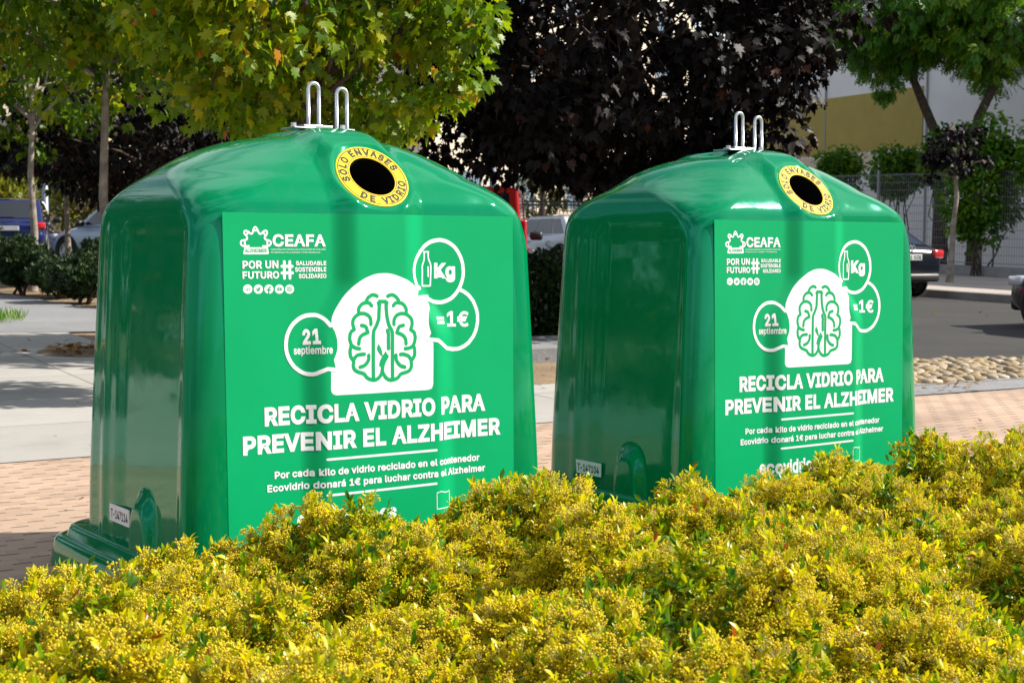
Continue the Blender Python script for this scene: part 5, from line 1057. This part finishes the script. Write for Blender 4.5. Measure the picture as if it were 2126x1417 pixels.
# dark railing in front of the far fence
rl = empty('iron_railing', (-.6, 47.5, G(0, 47.5)), R(8), 'dark iron railing behind the white car', 'railing')
bm = bmesh.new()
for z in (.35, 1.62, 1.72): add_box(bm, (3.5, 0, z + .15), (7, .05, .05))
for k in range(57): add_box(bm, (k * .125, 0, 1.0 + .15), (.02, .02, 1.4))
bm_obj('bars', bm, mat('railing_paint', (.012, .014, .013), rough=.4), rl)

# ------------------------------------------------------------------ poles and sign
M_POLE = mat('pole_grey_paint', (.22, .25, .29), rough=.4, metal=.3)
def lamp_post(x, y, r, h, label):
    root = empty('street_lamp', gp(x, y), 0, label, 'street lamp', 'grey street lamps')
    bm = bmesh.new(); add_tube(bm, [(0, 0, 0), (0, 0, .02), (0, 0, 1.0), (0, 0, 1.02), (0, 0, h)], [r * 1.35, r * 1.35, r * 1.3, r, r * .6], 16); bm_obj('pole', bm, M_POLE, root, smooth=True)
    bm = bmesh.new(); add_tube(bm, [(0, 0, h - .1), (.1, 0, h + .15), (.6, 0, h + .25), (1.1, 0, h + .28)], r * .5, 8); bm_obj('arm', bm, M_POLE, root, smooth=True)
    bm = bmesh.new(); add_box(bm, (1.35, 0, h + .27), (.6, .26, .12), bevel=.04); bm_obj('lamp_head', bm, M_POLE, root)
lamp_post(-.335, 25.5, .058, 7.5, 'grey lamp post rising behind the red van')
lamp_post(-12.0, 38.5, .085, 8.0, 'pale lamp post between the two blue cars on the left')
sg = empty('warning_sign', gp(-6.02, 28), R(12), 'red and white triangular road sign peeping over the nearer container', 'road sign')
M_SRED = mat('sign_red', (.55, .01, .015), rough=.4); M_SWHITE = mat('sign_white', (.75, .75, .75), rough=.4)
bm = bmesh.new(); add_tube(bm, [(0, .03, 0), (0, .03, 2.6)], .03, 10); bm_obj('pole', bm, M_POLE, sg, smooth=True)
def tri(s, y, th, m, name, par):
    bm = bmesh.new(); h = s * .866; cz = 2.02
    P = [(-s / 2, cz - h / 3), (s / 2, cz - h / 3), (0, cz + h * 2 / 3)]
    a = [bm.verts.new((x, y, z)) for x, z in P]; c = [bm.verts.new((x, y + th, z)) for x, z in P]
    bm.faces.new(a); bm.faces.new(c[::-1])
    for i in range(3): bm.faces.new((a[i], c[i], c[(i + 1) % 3], a[(i + 1) % 3]))
    bmesh.ops.recalc_face_normals(bm, faces=bm.faces[:]); return bm_obj(name, bm, m, par)
pl = tri(.74, -.02, .02, M_SRED, 'sign_plate', sg); tri(.46, -.026, .008, M_SWHITE, 'sign_face', pl)

# ------------------------------------------------------------------ cars
def paint(name, c, rough=.25): return mat(name, c, rough=rough, coat=1.0, spec=.5)
M_TYRE = mat('tyre_rubber', (.018, .018, .018), rough=.85)
M_RIM = mat('alloy_rim', (.45, .46, .48), rough=.35, metal=.8)
M_TRIM = mat('black_trim', (.012, .012, .013), rough=.5)
M_CARGLASS = mat('car_glass', (.012, .016, .02), rough=.04, spec=.8, coat=.6)
M_RED = mat('tail_light_red', (.50, .008, .012), rough=.15, coat=1.0)
M_CLEAR = mat('headlight_clear', (.62, .66, .72), rough=.12, coat=1.0, metal=.3)
M_AMBER = mat('indicator_amber', (.8, .25, .01), rough=.2, coat=.5)
M_PLATE = mat('plate_white', (.72, .72, .70), rough=.4)
M_CHROME = mat('chrome', (.75, .76, .78), rough=.12, metal=1.0)
M_BLUEBAND = mat('plate_blue', (.01, .04, .30), rough=.4)

def make_car(label, loc, heading, body_m, L=4.3, W=1.78, roof=1.45, belt=.92, hood=.88, trunk=.98, gh=(-1.75, -1.25, .35, 1.15), plate=None, van=False, rings=False):
    """x forward, y left, origin on the ground under the middle; gh = greenhouse rear foot, rear top, front top, front foot"""
    root = empty('parked_car', loc, heading, label, 'car', 'cars parked along the streets')
    h = L / 2; hw = W / 2
    S = [(-h, .42, .72, .80), (-h + .05, .30, .88, .90), (-h + .22, .24, trunk, .97), (-h * .70, .20, trunk + .02, 1.0), (-h * .4, .18, belt + .03, 1.0), (0, .18, belt, 1.0),
         (gh[3] - .25, .18, belt - .0, 1.0), (gh[3] + .05, .19, hood + .02, .99), (h * .78, .20, hood - .07, .96), (h - .22, .22, hood - .17, .90), (h - .05, .28, .66, .80), (h, .38, .58, .70)]
    bm = bmesh.new(); rows = []
    for x, zb, zt, k in S:
        w = hw * k; half = [(0, zb), (w * .86, zb), (w * .985, zb + .10), (w, zb + (zt - zb) * .5), (w * .985, zb + (zt - zb) * .78), (w * .93, zt - .035), (w * .80, zt), (0, zt + .03)]
        ring = half + [(-y, z) for y, z in half[-2:0:-1]]
        rows.append([bm.verts.new((x, y, z)) for y, z in ring])
    for a, b_ in zip(rows[:-1], rows[1:]):
        for k in range(len(a)): bm.faces.new((a[k], a[(k + 1) % len(a)], b_[(k + 1) % len(a)], b_[k]))
    bm.faces.new(rows[0]); bm.faces.new(rows[-1][::-1])
    bmesh.ops.recalc_face_normals(bm, faces=bm.faces[:])
    body = bm_obj('body', bm, body_m, root, smooth=True)
    md = body.modifiers.new('round', 'SUBSURF'); md.levels = 1; md.render_levels = 2
    # cabin
    wb, wt = hw * .93, hw * (.80 if not van else .86); zb = belt - .04
    def quad(p): return [Vector(q) for q in p]
    A = {'side_l': quad([(gh[0], wb, zb), (gh[3], wb, zb), (gh[2], wt, roof - .04), (gh[1], wt, roof - .04)])}
    A['side_r'] = [Vector((p.x, -p.y, p.z)) for p in A['side_l']]
    bm = bmesh.new()
    vl = [bm.verts.new(p) for p in A['side_l']]; vr = [bm.verts.new(p) for p in A['side_r']]
    ml = bm.verts.new((gh[2] - .05, 0, roof)); 
    bm.faces.new(vl); bm.faces.new(vr[::-1]); bm.faces.new((vl[1], vr[1], vr[2], vl[2])); bm.faces.new((vr[0], vl[0], vl[3], vr[3])); bm.faces.new((vl[0], vr[0], vr[1], vl[1]))
    bm.verts.remove(ml)
    # crowned roof
    n = 6; prev = (vl[3], vr[3]); 
    rr = []
    for i in range(n + 1):
        t = i / n; x = gh[1] + (gh[2] - gh[1]) * t; z = roof - .04 + .07 * math.sin(math.pi * (.12 + .76 * t)) - .0
        rr.append([bm.verts.new((x, wt * s, z - .03 * abs(s) ** 3)) if not (abs(s) == 1 and i in (0, n)) else (vl if s == 1 else vr)[3 if i == 0 else 2] for s in (-1, -.6, 0, .6, 1)])
    for a, b_ in zip(rr[:-1], rr[1:]):
        for k in range(4): bm.faces.new((a[k], a[k + 1], b_[k + 1], b_[k]))
    bmesh.ops.recalc_face_normals(bm, faces=bm.faces[:])
    cab = bm_obj('cabin', bm, body_m, root, smooth=False)
    mb = cab.modifiers.new('soft', 'BEVEL'); mb.width = .05; mb.segments = 3; mb.limit_method = 'ANGLE'; mb.angle_limit = R(25)
    def pane(name, q, u0, u1, v0, v1, m=M_CARGLASS, off=.012):
        a, b_, c, d = q
        P = []
        for u, v in ((u0, v0), (u1, v0), (u1, v1), (u0, v1)):
            P.append((a * (1 - u) + b_ * u) * (1 - v) + (d * (1 - u) + c * u) * v)
        nn = (P[1] - P[0]).cross(P[3] - P[0]).normalized()
        if nn.dot(sum(P, Vector()) / 4 - Vector(((gh[0] + gh[3]) / 2, 0, (belt + roof) / 2))) < 0: nn = -nn
        bm = bmesh.new(); o = [bm.verts.new(p + nn * off) for p in P]; i = [bm.verts.new(p - nn * .01) for p in P]
        bm.faces.new(o); bm.faces.new(i[::-1])
        for k in range(4): bm.faces.new((o[k], i[k], i[(k + 1) % 4], o[(k + 1) % 4]))
        bmesh.ops.recalc_face_normals(bm, faces=bm.faces[:]); return bm_obj(name, bm, m, root)
    rear_q = quad([(gh[0], wb, zb), (gh[0], -wb, zb), (gh[1], -wt, roof - .04), (gh[1], wt, roof - .04)])
    front_q = quad([(gh[3], -wb, zb), (gh[3], wb, zb), (gh[2], wt, roof - .04), (gh[2], -wt, roof - .04)])
    pane('windscreen', front_q, .06, .94, .14, .93); pane('rear_window', rear_q, .09, .91, .18, .90)
    if van:
        for q in ('side_l', 'side_r'): pane('side_window', A[q], .68, .93, .16, .88)
    else:
        for q in ('side_l', 'side_r'):
            pane('side_window', A[q], .10, .28, .16, .88); pane('side_window', A[q], .30, .58, .14, .90); pane('side_window', A[q], .60, .93, .14, .88)
    # wheels
    for sx in (-.62, .64):
        for sy in (-1, 1):
            r = .315; x, y = h * sx, sy * (hw - .10)
            T = Matrix.Translation((x, y, r)) @ Matrix.Rotation(-sy * math.pi / 2, 4, 'X')
            bm = bmesh.new(); lathe(bm, [(.20, .09), (.26, .115), (.30, .11), (r, .08), (r, -.08), (.28, -.10)], 28, T); w = bm_obj('wheel', bm, M_TYRE, root, smooth=True)
            bm = bmesh.new(); lathe(bm, [(.001, .085), (.05, .09), (.06, .075), (.17, .07), (.195, .095), (.215, .10)], 28, T)
            bm_obj('rim', bm, M_RIM, w, smooth=False)
            bm = bmesh.new()
            for k in range(5): add_box(bm, (0, 0, 0), (.035, .17, .02), mtx=T @ Matrix.Rotation(k * 1.2566, 4, 'Z') @ Matrix.Translation((0, .1, .092)), bevel=.004)
            bm_obj('spokes', bm, M_RIM, w)
            bm = bmesh.new()
            T2 = Matrix.Translation((x, sy * (hw - .012), r + .03)) @ Matrix.Rotation(-sy * math.pi / 2, 4, 'X')
            lathe(bm, [(.30, -.03), (.30, .016), (.365, .016), (.375, -.02)], 28, T2); bm_obj('wheel_arch', bm, M_TRIM, root, smooth=True)
    # lamps, bumpers, mirrors
    for sy in (-1, 1):
        bm = bmesh.new()
        if van: add_box(bm, (-h + .10, sy * (hw - .06), 1.12), (.16, .13, .42), bevel=.03)
        else: add_box(bm, (-h + .15, sy * (hw * .80), .80), (.26, hw * .36, .17), rz=-sy * .25, bevel=.04)
        bm_obj('tail_light', bm, M_RED, root, smooth=True)
        bm = bmesh.new(); add_box(bm, (h - .22, sy * (hw * .74), .66), (.34, hw * .34, .15), rz=sy * -.35, bevel=.045); hl_ = bm_obj('headlight', bm, M_CLEAR, root, smooth=True)
        bm = bmesh.new(); add_box(bm, (h - .34, sy * (hw * .86), .655), (.10, .06, .08), rz=sy * -.35, bevel=.015); bm_obj('indicator', bm, M_AMBER, hl_, smooth=True)
        bm = bmesh.new(); add_box(bm, (gh[3] - .35, sy * (hw + .09), belt + .06), (.13, .22, .15), bevel=.05); bm_obj('mirror', bm, M_TRIM, root, smooth=True)
        for x in (gh[0] + .95, gh[0] + 1.9):
            bm = bmesh.new(); add_box(bm, (x, sy * (hw + .006), belt - .16), (.17, .03, .03), bevel=.008); bm_obj('door_handle', bm, body_m, root)
    bm = bmesh.new(); add_box(bm, (-h + .06, 0, .36), (.20, W * .80, .16), bevel=.05); bm_obj('rear_bumper', bm, M_TRIM, root, smooth=True)
    bm = bmesh.new(); add_box(bm, (h - .08, 0, .34), (.20, W * .72, .18), bevel=.05); bm_obj('front_grille', bm, M_TRIM, root, smooth=True)
    if not van:
        bm = bmesh.new(); add_box(bm, (gh[0] - .02, .1, belt + .08), (.03, .5, .025)); bm_obj('wiper', bm, M_TRIM, root)
    # number plate
    T = Matrix(((0, 0, -1, -h - .02), (-1, 0, 0, 0), (0, 1, 0, .74 if not van else .62), (0, 0, 0, 1)))
    bm = bmesh.new(); add_box(bm, (0, 0, -.01), (.52, .11, .05), bevel=.004); bmesh.ops.transform(bm, matrix=T, verts=bm.verts[:]); pl = bm_obj('number_plate', bm, M_PLATE, root)
    if plate:
        bm = bmesh.new(); add_box(bm, (-.24, 0, .0165), (.04, .108, .003)); bmesh.ops.transform(bm, matrix=T, verts=bm.verts[:]); bm_obj('plate_band', bm, M_BLUEBAND, pl)
        bm = bmesh.new(); fitted_text(bm, plate, (-.205, -.036), (.245, -.036), .072, .022)
        for v in bm.verts: v.co.z += .0165
        bmesh.ops.transform(bm, matrix=T, verts=bm.verts[:]); bm_obj('plate_number', bm, M_BLACK, pl)
    if rings:
        bm = bmesh.new()
        T = Matrix(((0, 0, -1, -h + .035), (-1, 0, 0, 0), (0, 1, 0, .915), (0, 0, 0, 1)))
        for i in range(4):
            lathe(bm, [(.050, 0), (.043, .012 + i * .0004), (.036, 0)], 24, T @ Matrix.Translation((-.105 + i * .07, 0, .0)))
        bm_obj('rings_emblem', bm, M_CHROME, root, smooth=True)
    return root
KH = math.atan2(.894, -.447)
def on(x, y, dz=0): return (x, y, G(x, y) + dz)
make_car('black saloon with a white number plate parked beyond the farther container', on(6.45, 29.9), KH, mat('black_paint', (.004, .005, .011), rough=.2, spec=.35, coat=.25), L=4.4, W=1.78, roof=1.43, gh=(-1.95, -1.0, .25, 1.1), trunk=.98, plate='1391 GZK', rings=True)
make_car('dark car whose front corner enters at the right edge', on(8.5, 19.2), KH + .05, mat('midnight_paint', (.012, .015, .03), rough=.2, spec=.4, coat=.4), L=4.2, W=1.75)
make_car('silver white car behind the hedge between the containers', on(1.25, 41.0), KH + .12, paint('silver_white_paint', (.62, .64, .70)), L=4.3, W=1.78)
make_car('red van with tall tail light behind the nearer container', on(-.62, 24.2), R(88), paint('red_paint', (.42, .012, .008)), L=4.2, W=1.80, roof=1.84, belt=1.05, hood=1.05, trunk=1.12, gh=(-2.08, -2.0, .55, 1.25), van=True)
make_car('dark blue hatchback seen from behind at the left edge', on(-12.6, 38.0, .05), R(103), paint('dark_blue_paint', (.006, .014, .095)), L=4.1, W=1.75, roof=1.47, gh=(-2.0, -1.45, .3, 1.1), trunk=.95, plate='')
make_car('pale blue saloon half hidden by the nearer container', on(-9.1, 36.0, .05), R(150), paint('pale_blue_paint', (.36, .45, .60)), L=4.3, W=1.72, roof=1.46)
